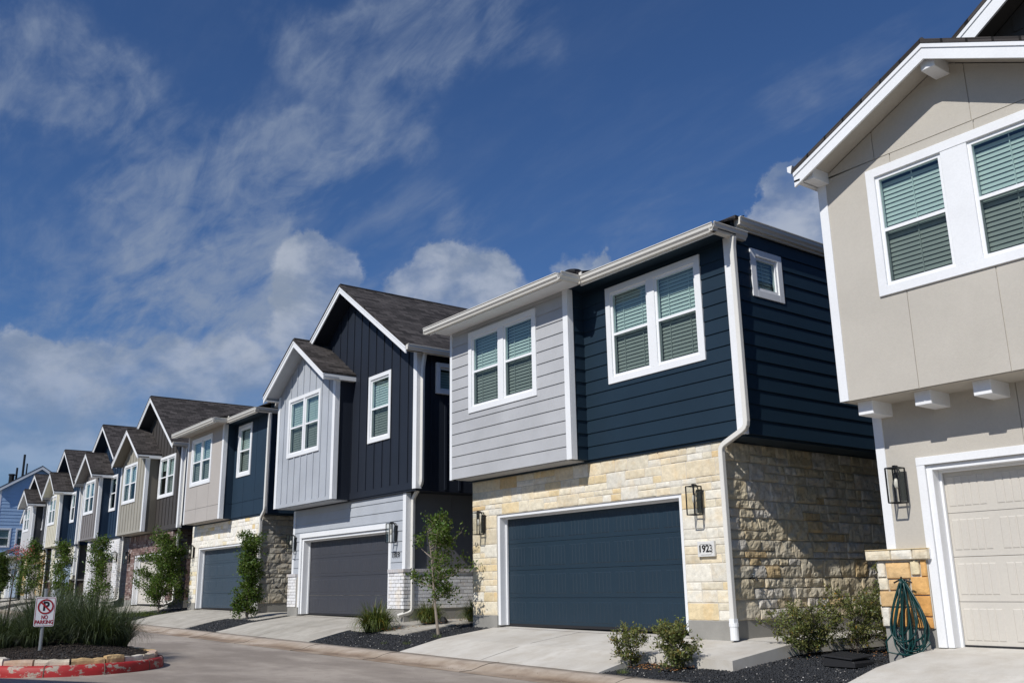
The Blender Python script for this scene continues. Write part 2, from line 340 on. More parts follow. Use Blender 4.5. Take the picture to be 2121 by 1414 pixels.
        if kind: ob['kind'] = kind
        return ob
ROOTLOC = {}
def thing(name, loc, label, cat, group=None):
    o = bpy.data.objects.new(name, None); COL.objects.link(o); o.location = loc; o.empty_display_size = .2
    ROOTLOC[o] = Vector(loc); tag(o, label, cat, group); return o
def tag(o, label, cat, group=None, kind=None):
    o['label'] = label; o['category'] = cat
    if group: o['group'] = group
    if kind: o['kind'] = kind
    return o
def copy_tree(o, parent=None):
    c = o.copy(); COL.objects.link(c)
    if parent is not None: c.parent = parent
    for ch in o.children: copy_tree(ch, c)
    return c

# plane frames: (origin, U, N); V is up; u x v = n
class PL:
    def __init__(s, o, u, n): s.o = Vector(o); s.u = Vector(u); s.n = Vector(n); s.v = Vector((0, 0, 1))
    def p(s, u, v, d=0): return s.o + s.u * u + s.v * v + s.n * d
def front(y): return PL((0, y, 0), (1, 0, 0), (0, -1, 0))
def right(x): return PL((x, 0, 0), (0, 1, 0), (1, 0, 0))
def left(x): return PL((x, 0, 0), (0, -1, 0), (-1, 0, 0))     # u = -y
def pbox(mb, pl, u0, u1, v0, v1, d0, d1, dt=None):
    # dt: outer depth at the top edge (tapered boards)
    if dt is None: dt = d1
    mb.hexa([pl.p(u0, v0, d1), pl.p(u1, v0, d1), pl.p(u1, v0, d0), pl.p(u0, v0, d0), pl.p(u0, v1, dt), pl.p(u1, v1, dt), pl.p(u1, v1, d0), pl.p(u0, v1, d0)])
def cells(u0, u1, v0, v1, holes):
    cuts = sorted({v0, v1, *[h for H in holes for h in (H[2], H[3]) if v0 < h < v1]}); out = []
    for a, b in zip(cuts, cuts[1:]):
        m = (a + b) / 2; segs = [(u0, u1)]
        for H in holes:
            if H[2] < m < H[3]:
                ns = []
                for x, y in segs:
                    if H[1] <= x or H[0] >= y: ns.append((x, y)); continue
                    if H[0] > x: ns.append((x, H[0]))
                    if H[1] < y: ns.append((H[1], y))
                segs = ns
        out += [(x, y, a, b) for x, y in segs if y - x > .005]
    return out
def lap(mb, pl, u0, u1, v0, v1, holes=(), ex=.235):
    for c in cells(u0, u1, v0, v1, holes): pbox(mb, pl, c[0], c[1], c[2], c[3], -.12, .002)
    v = v0
    while v < v1 - .01:
        t_ = min(v + ex, v1)
        for c in cells(u0, u1, v, t_, holes): 
            f0 = (c[2] - v) / ex; f1 = (c[3] - v) / ex
            mb.hexa([pl.p(c[0], c[2], .024 - .018 * f0), pl.p(c[1], c[2], .024 - .018 * f0), pl.p(c[1], c[2], .0), pl.p(c[0], c[2], .0),
                     pl.p(c[0], c[3], .024 - .018 * f1), pl.p(c[1], c[3], .024 - .018 * f1), pl.p(c[1], c[3], .0), pl.p(c[0], c[3], .0)])
        v = t_
def bnb(mb, pl, u0, u1, v0, v1, holes=(), sp=.40, top=None, bw=.055, band=.16):
    # v1: top of the rectangular part; top(u): gable height above it
    for c in cells(u0, u1, v0, v1, holes): pbox(mb, pl, c[0], c[1], c[2], c[3], -.12, .0)
    if top:
        us = sorted({u0, u1, top[1]}) if u0 < top[1] < u1 else [u0, u1]; f = top[0]
        poly = [pl.p(u0, v1)] + [pl.p(u1, v1)] + [pl.p(u, f(u)) for u in reversed(us)]
        mb.prism(poly, pl.n * -.12)
    n = max(1, round((u1 - u0) / sp)); s_ = (u1 - u0) / n
    for i in range(n + 1):
        u = u0 + i * s_; a = max(u0, u - bw / 2); b = min(u1, u + bw / 2)
        tp = f(u) - .01 if top else v1
        for c in cells(a, b, v0 + (band if band else 0), tp, holes):
            if c[1] - c[0] > .01: pbox(mb, pl, c[0], c[1], c[2], c[3], .0, .022)
    if band: pbox(mb, pl, u0, u1, v0, v0 + band, .0, .02)
def panels(mb, pl, u0, u1, v0, v1, holes=(), us=(), vs=(), top=None, gap=.012):
    for c in cells(u0, u1, v0, v1, holes): pbox(mb, pl, c[0], c[1], c[2], c[3], -.12, .0)
    if top:
        f, ua = top; uu = sorted({u0, u1, ua}) if u0 < ua < u1 else [u0, u1]
        mb.prism([pl.p(u0, v1), pl.p(u1, v1)] + [pl.p(u, f(u)) for u in reversed(uu)], pl.n * -.12)
    U = [u0] + list(us) + [u1]; V = [v0] + list(vs)
    vtop = v1
    for i in range(len(U) - 1):
        a, b = U[i] + gap / 2 * (i > 0), U[i + 1] - gap / 2 * (i < len(U) - 2)
        for j in range(len(V)):
            lo = V[j] + gap / 2 * (j > 0); hi = V[j + 1] - gap / 2 if j + 1 < len(V) else (v1 if not top else v1)
            for c in cells(a, b, lo, hi, holes): pbox(mb, pl, c[0], c[1], c[2], c[3], .0, .012)
        if top:
            uu = [a] + ([ua] if a < ua < b else []) + [b]
            mb.prism([pl.p(a, v1, .012), pl.p(b, v1, .012)] + [pl.p(u, f(u), .012) for u in reversed(uu)], pl.n * -.0118)

LIME = [((.76, .69, .54), 5), ((.76, .66, .48), 3.5), ((.73, .60, .38), 1.5), ((.77, .73, .63), 5), ((.69, .61, .46), 2), ((.70, .53, .30), .4)]
LIMEW = [((.84, .81, .72), 6), ((.86, .83, .76), 5), ((.80, .72, .52), 1.2), ((.78, .62, .34), .3)]
ORNG = [((.72, .42, .16), 3), ((.74, .50, .25), 3), ((.76, .65, .43), 2), ((.68, .36, .12), 2)]
GOLD = [((.52, .38, .18), 3), ((.60, .48, .28), 3), ((.45, .30, .14), 2), ((.62, .56, .42), 2)]
WBRICK = [((.76, .76, .77), 6), ((.70, .70, .71), 3), ((.62, .61, .62), 1), ((.80, .80, .80), 3)]
MBRICK = [((.20, .135, .12), 4), ((.28, .21, .195), 4), ((.12, .075, .07), 3), ((.40, .34, .32), 2), ((.24, .16, .145), 3)]
BBRICK = [((.13, .08, .065), 4), ((.17, .11, .09), 3), ((.09, .055, .05), 2)]
def pick(pal):
    r = rnd() * sum(w for _, w in pal)
    for c, w in pal:
        r -= w
        if r <= 0: return c
    return pal[-1][0]
def stone(mb, pl, u0, u1, v0, v1, d, res, amp, pal):
    c = pick(pal); j = ru(.92, 1.06); mb.tint = tuple(min(.9, x * j) for x in c)
    w, h = u1 - u0, v1 - v0; nx = max(2, int(w / res)); nz = max(2, int(h / res)); vs = []; off = Vector((rnd() * 50, rnd() * 50, rnd() * 50)); cant = (ru(-.3, .3), ru(-.3, .3))
    def cuts(n, ln):
        b_ = min(.011 / ln, .2); jn = [0, b_] + [b_ + (1 - 2 * b_) * (q + ru(-.25, .25)) / n for q in range(1, n)] + [1 - b_, 1]; return jn
    FU, FV = cuts(nx, w), cuts(nz, h); nx, nz = len(FU) - 1, len(FV) - 1
    for k in range(nz + 1):
        for i in range(nx + 1):
            fu, fv = FU[i], FV[k]; edge = i in (0, nx) or k in (0, nz)
            near = min(fu, 1 - fu) * w; nearv = min(fv, 1 - fv) * h; e = min(1, min(near, nearv) / .035)
            u = u0 + fu * w; v = v0 + fv * h
            q = Vector((u, v, 0)) * 6 + off
            if edge:
                jit = noise.noise(Vector((u * 9, v * 9, 3.3)) + off) * .006; dd = .010
                cu = 1 if fu < .5 else -1; cv = 1 if fv < .5 else -1
                if i in (0, nx): u += cu * abs(jit)
                if k in (0, nz): v += cv * abs(jit)
            else:
                dd = (d + amp * (noise.noise(q) + .6 * noise.noise(q * 2.4) + .35 * noise.noise(q * 5)) + amp * (cant[0] * (fu - .5) + cant[1] * (fv - .5)) * 2) * (.80 + .20 * e)
                dd = max(.013, dd)
            vs.append(pl.p(u, v, dd))
    fs = [(k * (nx + 1) + i, k * (nx + 1) + i + 1, (k + 1) * (nx + 1) + i + 1, (k + 1) * (nx + 1) + i) for k in range(nz) for i in range(nx)]
    mb.add(vs, fs); mb.tint = (1, 1, 1)
def ashlar(mb, pl, u0, u1, v0, v1, holes=(), hr=(.115, .17), wr=(.24, .66), gap=.007, d=.03, res=.045, amp=.012, pal=LIME, split=.4):
    bands = sorted({v0, v1, *[h for H in holes for h in (H[2], H[3]) if v0 < h < v1]})
    def st(a, b, c, e): stone(mb, pl, a + gap / 2, b - gap / 2, c + gap / 2, e - gap / 2, d * ru(.8, 1.25), res, amp, pal)
    def row(x, y, a, b):
        u = x
        while u < y - 1e-4:
            w = ru(*wr) * .8
            if y - (u + w) < wr[0] * .6: w = y - u
            st(u, u + w, a, b); u += w
    for A, B in zip(bands, bands[1:]):
        n = max(1, round((B - A) / (hr[0] + hr[1]))); edges = [A + (B - A) * i / n for i in range(n + 1)]
        for i in range(1, n): edges[i] += ru(-.03, .03)
        for a, b in zip(edges, edges[1:]):
            mid = a + (b - a) * ru(.38, .62)
            for (x, y, _, _) in cells(u0, u1, a, b, holes):
                u = x
                while u < y - 1e-4:
                    if b - a > .19 and rnd() < .42: w = ru(.45, 1.25)
                    else: w = ru(*wr)
                    tall = w < wr[1] + .01 and rnd() < .75
                    if y - (u + w) < wr[0] * .7: w = y - u
                    if tall and w < wr[1] * 1.35 or b - a < .15: st(u, u + w, a, b)
                    else: row(u, u + w, a, mid); row(u, u + w, mid, b)
                    u += w
def bricks(mb, pl, u0, u1, v0, v1, holes=(), h=.078, w=.205, pal=WBRICK, soldier=0, gap=.012, d=.014):
    if soldier:
        u = u0
        while u < u1 - .03:
            e = min(u + h, u1); mb.tint = pick(pal)
            for c in cells(u + gap / 2, e - gap / 2, v1 - soldier, v1 - gap, holes): pbox(mb, pl, c[0], c[1], c[2], c[3], -.01, d + ru(0, .004))
            u = e
        v1 -= soldier
    n = max(1, round((v1 - v0) / h)); hh = (v1 - v0) / n
    for k in range(n):
        a, b = v0 + k * hh + gap / 2, v0 + (k + 1) * hh - gap / 2; u = u0 - (w / 2 if k % 2 else 0)
        while u < u1:
            x, y = max(u, u0) + gap / 2, min(u + w, u1) - gap / 2
            if y - x > .03:
                mb.tint = pick(pal)
                for c in cells(x, y, a, b, holes):
                    if c[1] - c[0] > .02 and c[3] - c[2] > .015: pbox(mb, pl, c[0], c[1], c[2], c[3], -.01, d + ru(-.003, .004))
            u += w
    mb.tint = (1, 1, 1)
def backing(mb, pl, u0, u1, v0, v1, holes=(), d0=-.14, d1=.0):
    for c in cells(u0, u1, v0, v1, holes): pbox(mb, pl, c[0], c[1], c[2], c[3], d0, d1)

# ---------------------------------------------------------------- windows, garage doors, lanterns
def hole_of(w, tr=.09): return (w[0] + tr, w[1] - tr, w[2] + tr, w[3] - tr)
def window(root, pl, w, n=2, mull=.15, tr=.10, slat=.064, name='window', one_sash=False, cords=True, head=.0, sd=.0, blinds=True):
    u0, u1, v0, v1 = w; mb = MB(); i0, i1, j0, j1 = u0 + tr, u1 - tr, v0 + tr, v1 - tr; D = .04 + sd
    pbox(mb, pl, u0, i0, v0, v1, .0, D); pbox(mb, pl, i1, u1, v0, v1, .0, D)
    pbox(mb, pl, i0, i1, v0, j0, .0, D); pbox(mb, pl, i0, i1, j1, v1, .0, D)
    if head: pbox(mb, pl, u0 - .03, u1 + .03, v1, v1 + head, .0, D + .012)
    units = []; cw = (i1 - i0 - mull * (n - 1)) / n
    for k in range(n):
        a = i0 + k * (cw + mull); units.append((a, a + cw))
        if k: pbox(mb, pl, a - mull, a, j0, j1, -.02, D - .006)
    wo_ = mb.build(name, WHITE, root, bevel=.004)
    sm, gm, bm = MB(), MB(), MB(); f = .045
    for a, b in units:
        mid = (j0 + j1) / 2
        sm_d0, sm_d1 = -.06, .008
        pbox(sm, pl, a, a + f, j0, j1, sm_d0, sm_d1); pbox(sm, pl, b - f, b, j0, j1, sm_d0, sm_d1)
        pbox(sm, pl, a + f, b - f, j0, j0 + f, sm_d0, sm_d1 + .004); pbox(sm, pl, a + f, b - f, j1 - f, j1, sm_d0, sm_d1)
        if one_sash:
            gm.add([pl.p(a + f, j0 + f, -.02), pl.p(b - f, j0 + f, -.02), pl.p(b - f, j1 - f, -.02), pl.p(a + f, j1 - f, -.02)], [(0, 1, 2, 3)])
        else:
            pbox(sm, pl, a + f, b - f, mid - .022, mid + .022, sm_d0, sm_d1 - .004)
            gm.add([pl.p(a + f, mid + .022, -.012), pl.p(b - f, mid + .022, -.012), pl.p(b - f, j1 - f, -.012), pl.p(a + f, j1 - f, -.012)], [(0, 1, 2, 3)])
            gm.cur = 1; gm.add([pl.p(a + f, j0 + f, -.006), pl.p(b - f, j0 + f, -.006), pl.p(b - f, mid - .022, -.006), pl.p(a + f, mid - .022, -.006)], [(0, 1, 2, 3)]); gm.cur = 0
        v = j0 + f + .02; tilt = ru(.5, 1.0)
        if not blinds and rnd() < .6: v = j1 - f - ru(.1, .7) if rnd() < .7 else 99
        while v < j1 - f:
            dz = slat * .485 + ru(-.001, .001)
            y_ = -.100 - .010 * tilt
            bm.hexa([pl.p(a + f * .4, v - dz, -.090), pl.p(b - f * .4, v - dz, -.090), pl.p(b - f * .4, v - dz + .003, -.092), pl.p(a + f * .4, v - dz + .003, -.092),
                     pl.p(a + f * .4, v + dz - .003, y_), pl.p(b - f * .4, v + dz - .003, y_), pl.p(b - f * .4, v + dz, y_ - .002), pl.p(a + f * .4, v + dz, y_ - .002)])
            v += slat
        if cords:
            for q in (.5,) if b - a < .9 else (.25, .75):
                x = a + (b - a) * q; pbox(bm, pl, x - .006, x + .006, j0 + f, j1 - f, -.082, -.078)
    sm.build('sash', VINYL, wo_); gm.build('pane', [GLU, GLL], wo_)
    if bm.v: bm.build('blind', BLIND, wo_)
    # dark sheet behind the blind, the unlit room's shade put into its colour
    rm = MB(); pbox(rm, pl, i0 - .02, i1 + .02, j0 - .02, j1 + .02, -.30, -.29); rm.build('shade_sheet', ROOMSHADE, wo_)
    return wo_
def garage(root, pl, u0, u1, v0, v1, mat, trim=True, depth=.22, tw=.09, far=False, outer=.13, topt=.13):
    # u0,u1,v1: edges of the wall opening; door sits 'depth' behind it
    fm = MB(); 
    for a, b in ((u0, u0 + tw), (u1 - tw, u1)):
        pbox(fm, pl, a, b, v0, v1, -depth - .02, -.01)
    pbox(fm, pl, u0 + tw, u1 - tw, v1 - tw * .8, v1, -depth - .02, -.01)
    for a, b in ((u0 + tw, u0 + tw + .03), (u1 - tw - .03, u1 - tw)): pbox(fm, pl, a, b, v0, v1 - tw * .8, -depth, -depth + .045)
    pbox(fm, pl, u0 + tw + .03, u1 - tw - .03, v1 - tw * .8 - .03, v1 - tw * .8, -depth, -depth + .045)
    if trim:
        pbox(fm, pl, u0 - outer, u0 + .012, v0, v1, .0, .032); pbox(fm, pl, u1 - .012, u1 + outer, v0, v1, .0, .032)
        pbox(fm, pl, u0 - outer, u1 + outer, v1, v1 + topt, .0, .036)
    fm.build('garage_frame', WHITE, root, bevel=.004)
    dm = MB(); a, b, c, d_ = u0 + tw, u1 - tw, v0, v1 - tw * .8; D = -depth - .01
    sh = (d_ - c) / 4; rl = .007
    for r in range(4):
        z0, z1 = c + r * sh + .003, c + (r + 1) * sh - .003
        pbox(dm, pl, a, b, z0, z1, D - .04, D)
        ncol = 8; cwid = (b - a) / ncol
        for k in range(ncol):
            x0, x1 = a + k * cwid + .06, a + (k + 1) * cwid - .06; y0, y1 = z0 + .075, z1 - .075
            # recessed groove ring then grooved planks
            npl = 1 if far else 5; pw = (x1 - x0) / npl
            for q in range(npl):
                g0 = .008 if not far else 0
                xx0, xx1 = x0 + q * pw + (g0 if q else 0), x0 + (q + 1) * pw
                p = [pl.p(xx0, y0, D), pl.p(xx1, y0, D), pl.p(xx1, y1, D), pl.p(xx0, y1, D)]
                q_ = [pl.p(xx0 + .008, y0 + .012, D + rl), pl.p(xx1 - .008, y0 + .012, D + rl), pl.p(xx1 - .008, y1 - .012, D + rl), pl.p(xx0 + .008, y1 - .012, D + rl)]
                dm.add(p + q_, [(4, 5, 6, 7), (0, 1, 5, 4), (1, 2, 6, 5), (2, 3, 7, 6), (3, 0, 4, 7)])
    door = dm.build('garage_door', mat, root)
    sl = MB(); pbox(sl, pl, a, b, c - .02, c + .03, D - .01, D + .006); sl.build('bottom_seal', RUBBER, door)
    return door
LANT = None
def lantern(x, y, z, label, s=1.0):
    """box wall lantern, back plate touching the wall plane y (front-facing)"""
    global LANT
    if LANT is None:
        r = thing('wall_lantern', (0, 0, 0), label, 'wall lamp', 'black box lanterns beside the garage doors')
        b = MB(); b.box(-.055, .055, -.022, 0, -.20, .16); b.tube([(0, -.02, .13), (0, -.07, .225), (0, -.13, .225)], .011); b.box(-.02, .02, -.16, -.10, .205, .235); b.build('back_plate', BLACK, r)
        f = MB(); X, Y0, Y1, Z0, Z1, k = .082, -.225, -.055, -.235, .20, .0075
        for sx in (-X, X):
            for sy in (Y0, Y1): f.box(sx - k, sx + k, sy - k, sy + k, Z0, Z1)
        for z_ in (Z0, Z1):
            for sy in (Y0, Y1): f.box(-X, X, sy - k + .001, sy + k - .001, z_ - k, z_ + k)
            for sx in (-X, X): f.box(sx - k + .001, sx + k - .001, Y0, Y1, z_ - k + .001, z_ + k - .001)
        f.box(-.03, .03, -.17, -.11, Z1 - .004, Z1 + .012); f.box(-X, X, -.15, -.13, Z1 - .006, Z1 + .005)
        f.build('frame', BLACK, r)
        g_ = MB(); e = .001
        g_.add([(-X, Y0, Z0), (X, Y0, Z0), (X, Y0, Z1), (-X, Y0, Z1)], [(0, 1, 2, 3)]); g_.add([(X, Y0, Z0), (X, Y1, Z0), (X, Y1, Z1), (X, Y0, Z1)], [(0, 1, 2, 3)]); g_.add([(-X, Y1, Z0), (-X, Y0, Z0), (-X, Y0, Z1), (-X, Y1, Z1)], [(0, 1, 2, 3)])
        g_.build('glass', LGL, r)
        s_ = MB(); s_.tube([(0, -.14, .19), (0, -.14, .07)], .014, 8); s_.build('bulb_holder', BLACK, r)
        q = MB(); q.tube([(0, -.14, .07), (0, -.14, .04), (0, -.14, 0), (0, -.14, -.04), (0, -.14, -.06)], [.012, .026, .032, .024, .006], 8); q.build('bulb', bulbm, r, smooth=True)
        LANT = r; o = r
    else: o = copy_tree(LANT)
    o.location = (x, y, z); o.scale = (s, s, s); o['label'] = label; return o

# ---------------------------------------------------------------- ground heights
def sl(X): return -.0095 * (X + 12) if X > -130 else 1.12
def zs(X): return -1.235 + sl(X)                      # street
def zd(X, Y):                                         # driveway
    pts = [(9.05, -1.13), (9.95, -.935), (11.2, -.785), (11.6, -.76), (30, -.72)]
    if Y <= pts[0][0]: return pts[0][1] + sl(X)
    for (a, b), (c, d) in zip(pts, pts[1:]):
        if Y <= c: return b + (d - b) * (Y - a) / (c - a) + sl(X)
    return -.72 + sl(X)
def zg(X, Y):
    if X < -11: return zd(X, Y) - .030
    t_ = min(max((Y - 9.05) / 2.35, 0), 1); return -1.155 + .215 * t_ + sl(X)
def zf(X): return -.715 + sl(X)

def sheet(name, xs, ys, f, mat, thick=0, kind='structure'):
    mb = MB(); n = len(xs); vs = [(x, y, f(x, y)) for y in ys for x in xs]
    mb.add(vs, [(j * n + i, j * n + i + 1, (j + 1) * n + i + 1, (j + 1) * n + i) for j in range(len(ys) - 1) for i in range(n - 1)])
    if thick:
        e = [(x, ys[0]) for x in xs], [(xs[-1], y) for y in ys], [(x, ys[-1]) for x in reversed(xs)], [(xs[0], y) for y in reversed(ys)]
        for s_ in e:
            for (a, b), (c, d) in zip(s_, s_[1:]): mb.add([(a, b, f(a, b) - thick), (c, d, f(c, d) - thick), (c, d, f(c, d)), (a, b, f(a, b))], [(0, 1, 2, 3)])
    o = mb.build(name, mat); 
    if kind: o['kind'] = kind
    return o
XL = [-600, -400, -250, -180, -130] + list(range(-120, 41, 4)) + [80, 200, 600]
sheet('ground', XL, [-600, -200, -60, -20, -8, 0, 8.5, 9.0, 9.6, 30, 60, 200, 600], lambda x, y: zs(x) - .08 - .10 * (y > 8) * (y < 9.5) + (.0 if y < 9.5 else .06), GROUND)
sheet('street', [x for x in XL if -125 < x < 90], [-4.5, -2, 1, 4, 7, 8.5], lambda x, y: zs(x) + .02 * (1 - abs(y - 2) / 6.5) * 0, STREET)
# rolled kerb
GRIME = [(.60, .52, .45), (.45, .38, .32), (.62, .55, .48), (.85, .82, .78), (1, 1, 1), (1, 1, 1), (.8, .8, .8)]
mb = MB(); prof = [(8.30, .004), (8.52, .012), (8.60, .03), (8.70, .062), (8.84, .090), (9.05, .100), (9.07, .02)]; xs = [-120 + .5 * i for i in range(260)]
mb.add([(x, y + .012 * noise.noise(Vector((x * .7, y * 3, 0))), zs(x) + z + .004 * noise.noise(Vector((x * 2, y * 9, 5)))) for x in xs for y, z in prof],
       [(i * 7 + k, (i + 1) * 7 + k, (i + 1) * 7 + k + 1, i * 7 + k + 1) for i in range(len(xs) - 1) for k in range(6)])
mb.c = [tuple(1 - (1 - g) * min(1, max(.1, .75 + 1.6 * noise.noise(Vector((x * 1.1, k * .4, 7))))) for g in GRIME[k]) for x in xs for k in range(7)]
o = mb.build('kerb', KERB, kind='structure', smooth=True)
mb = MB(); x = -9.3
while x > -90:
    mb.tube([(x, y + .004, zs(x) + z + .002) for y, z in prof[:6]], .006, 4); x -= 3.05
mb.build('kerb_joint', JOINT, o)
# debris and cracks collecting in the gutter line
mb = MB(); random.seed(3)
for i in range(1500):
    x = ru(-30, -6); y = 8.50 + random.gauss(0, .035) + .03 * noise.noise(Vector((x * 1.5, 0, 0))); r = ru(.004, .013); mb.tint = random.choice([(.30, .22, .14), (.12, .09, .06), (.20, .16, .12), (.35, .30, .24)])
    if noise.noise(Vector((x * .9, 2, 0))) < -.05: continue
    z = zs(x) + .012; mb.add([(x - r, y, z), (x, y - r * .5, z + r * .3), (x + r, y, z), (x, y + r * .6, z + r * .6)], [(0, 1, 3), (1, 2, 3), (0, 3, 2)])
for i in range(500):
    x = ru(-30, -6); y = ru(4, 9.1); r = ru(.004, .010); mb.tint = (.13, .10, .08); z = (zs(x) + .004) if y < 8.3 else zs(x) + .10
    mb.add([(x - r, y, z), (x, y - r * .5, z + r * .3), (x + r, y, z), (x, y + r * .6, z + r * .6)], [(0, 1, 3), (1, 2, 3), (0, 3, 2)])
tag(mb.build('gutter_debris', MULCH), 'brown leaf crumbs and grit lying along the foot of the kerb', 'debris', kind='stuff')

# ---------------------------------------------------------------- roofs
def quad_uv(mb, p, eave, slope):
    """planar roof polygon p (list of Vectors), uv along eave / up slope vectors"""
    b = len(mb.f); P = [Vector(q) for q in p]; mb.add(P, [tuple(range(len(P)))])
    e = Vector(eave).normalized(); s_ = Vector(slope).normalized(); mb.uv[b] = [(q.dot(e), q.dot(s_)) for q in P]
def roof_slab(mb, p, eave, slope, th=.06):
    """p ccw seen from above; the top gets the shingle uv, with sides and underside"""
    quad_uv(mb, p, eave, slope); n = len(p); P = [Vector(q) for q in p]; D = Vector((0, 0, -th))
    mb.add([q + D for q in P], [tuple(range(n - 1, -1, -1))])
    for i in range(n):
        a, b = P[i], P[(i + 1) % n]; mb.add([a, a + D, b + D, b], [(0, 1, 2, 3)])
def gable_roof(root, x0, xa, x1, ze0, za, ze1, yf, yb, soffit, wally, name='roof', gut_r=True, gut_l=False, rake=.20, back=False):
    """two planes, ridge along Y; rake boards at the front edge"""
    m = MB()
    roof_slab(m, [(x0, yf, ze0), (xa, yf, za), (xa, yb, za), (x0, yb, ze0)][::-1], (0, 1, 0), (xa - x0, 0, za - ze0))
    roof_slab(m, [(xa, yf, za), (x1, yf, ze1), (x1, yb, ze1), (xa, yb, za)][::-1], (0, 1, 0), (x1 - xa, 0, ze1 - za))
    m.tube([(xa, yf + .03, za - .004), (xa, yb, za - .004)], .035, 6)
    ro = m.build(name, SHING, root)
    r = MB(); t0 = .065
    for (a, za_, b, zb_) in ((x0, ze0, xa, za), (xa, za, x1, ze1)):
        r.prism([(a, yf + .02, za_ - t0), (b, yf + .02, zb_ - t0), (b, yf + .02, zb_ - t0 - rake), (a, yf + .02, za_ - t0 - rake)], (0, .03, 0))
        r.prism([(a, yf + .005, za_ - t0 + .003), (b, yf + .005, zb_ - t0 + .003), (b, yf + .005, zb_ - t0 - .05), (a, yf + .005, za_ - t0 - .05)], (0, .014, 0))
    r.build('rake_board', WHITE, ro)
    s_ = MB()
    for (a, za_, b, zb_) in ((x0, ze0, xa, za), (xa, za, x1, ze1)):
        s_.prism([(a, yf + .052, za_ - t0 - .06), (b, yf + .052, zb_ - t0 - .06), (b, yf + .052, zb_ - t0 - .10), (a, yf + .052, za_ - t0 - .10)], (0, (yb if back else wally) - yf - .05, 0))
    s_.build('soffit', soffit, ro)
    for side, xe, ze in ((1, x1, ze1), (-1, x0, ze0)):
        if (side == 1 and gut_r) or (side == -1 and gut_l):
            gutter_y(root, xe - side * .02, yf + .03, yb, ze - .15, side)
    return ro
GP = [(0, 0), (.065, 0), (.075, .03), (.105, .06), (.112, .115), (.125, .118), (.125, .13), (.105, .13), (.10, .07), (.06, .02), (.01, .02), (.01, .13), (0, .13)]
def gutter_y(root, x, y0, y1, z, side):
    m = MB(); m.prism([(x + side * a, y0, z + b) for a, b in GP], (0, y1 - y0, 0)); m.box(x - side * .02, x - side * .0, y0, y1, z - .02, z + .1); m.box(x, x + side * .105, y0 - .004, y0, z, z + .12)
    return m.build('gutter', GUT, root)
def gutter_x(m, y, x0, x1, z): m.prism([(x0, y - a, z + b) for a, b in GP], (x1 - x0, 0, 0))
def downspout(root, pts, s=.045, stub=True, label=None):
    m = MB(); P = []
    for i, p in enumerate(pts):                       # soften the bends
        p = Vector(p)
        if 0 < i < len(pts) - 1:
            a = Vector(pts[i - 1]); b = Vector(pts[i + 1]); k = min(.09, (a - p).length * .4, (b - p).length * .4)
            pa = p + (a - p).normalized() * k; pb = p + (b - p).normalized() * k
            for t_ in (0, .33, .66, 1): P.append(pa * (1 - t_) ** 2 + p * 2 * t_ * (1 - t_) + pb * t_ * t_)
        else: P.append(p)
    m.tube([tuple(p) for p in P], s * 1.25, 4, sq=True); d = m.build('downspout', OFFW, root, bevel=.008)
    return d
def corner(mb, x, y, z0, z1, w=.11, side=1, t_=.028, dside=1):
    """corner board wrapping a front/side corner; side=+1 right corner"""
    mb.box(x - side * w, x + side * t_, y - t_, y - .001, z0, z1)
    if dside: mb.box(x + side * .001, x + side * t_, y, y + w, z0, z1)

# ---------------------------------------------------------------- house builders
D0 = 11.2; YB = 21.0
def front_wall_mats(): pass

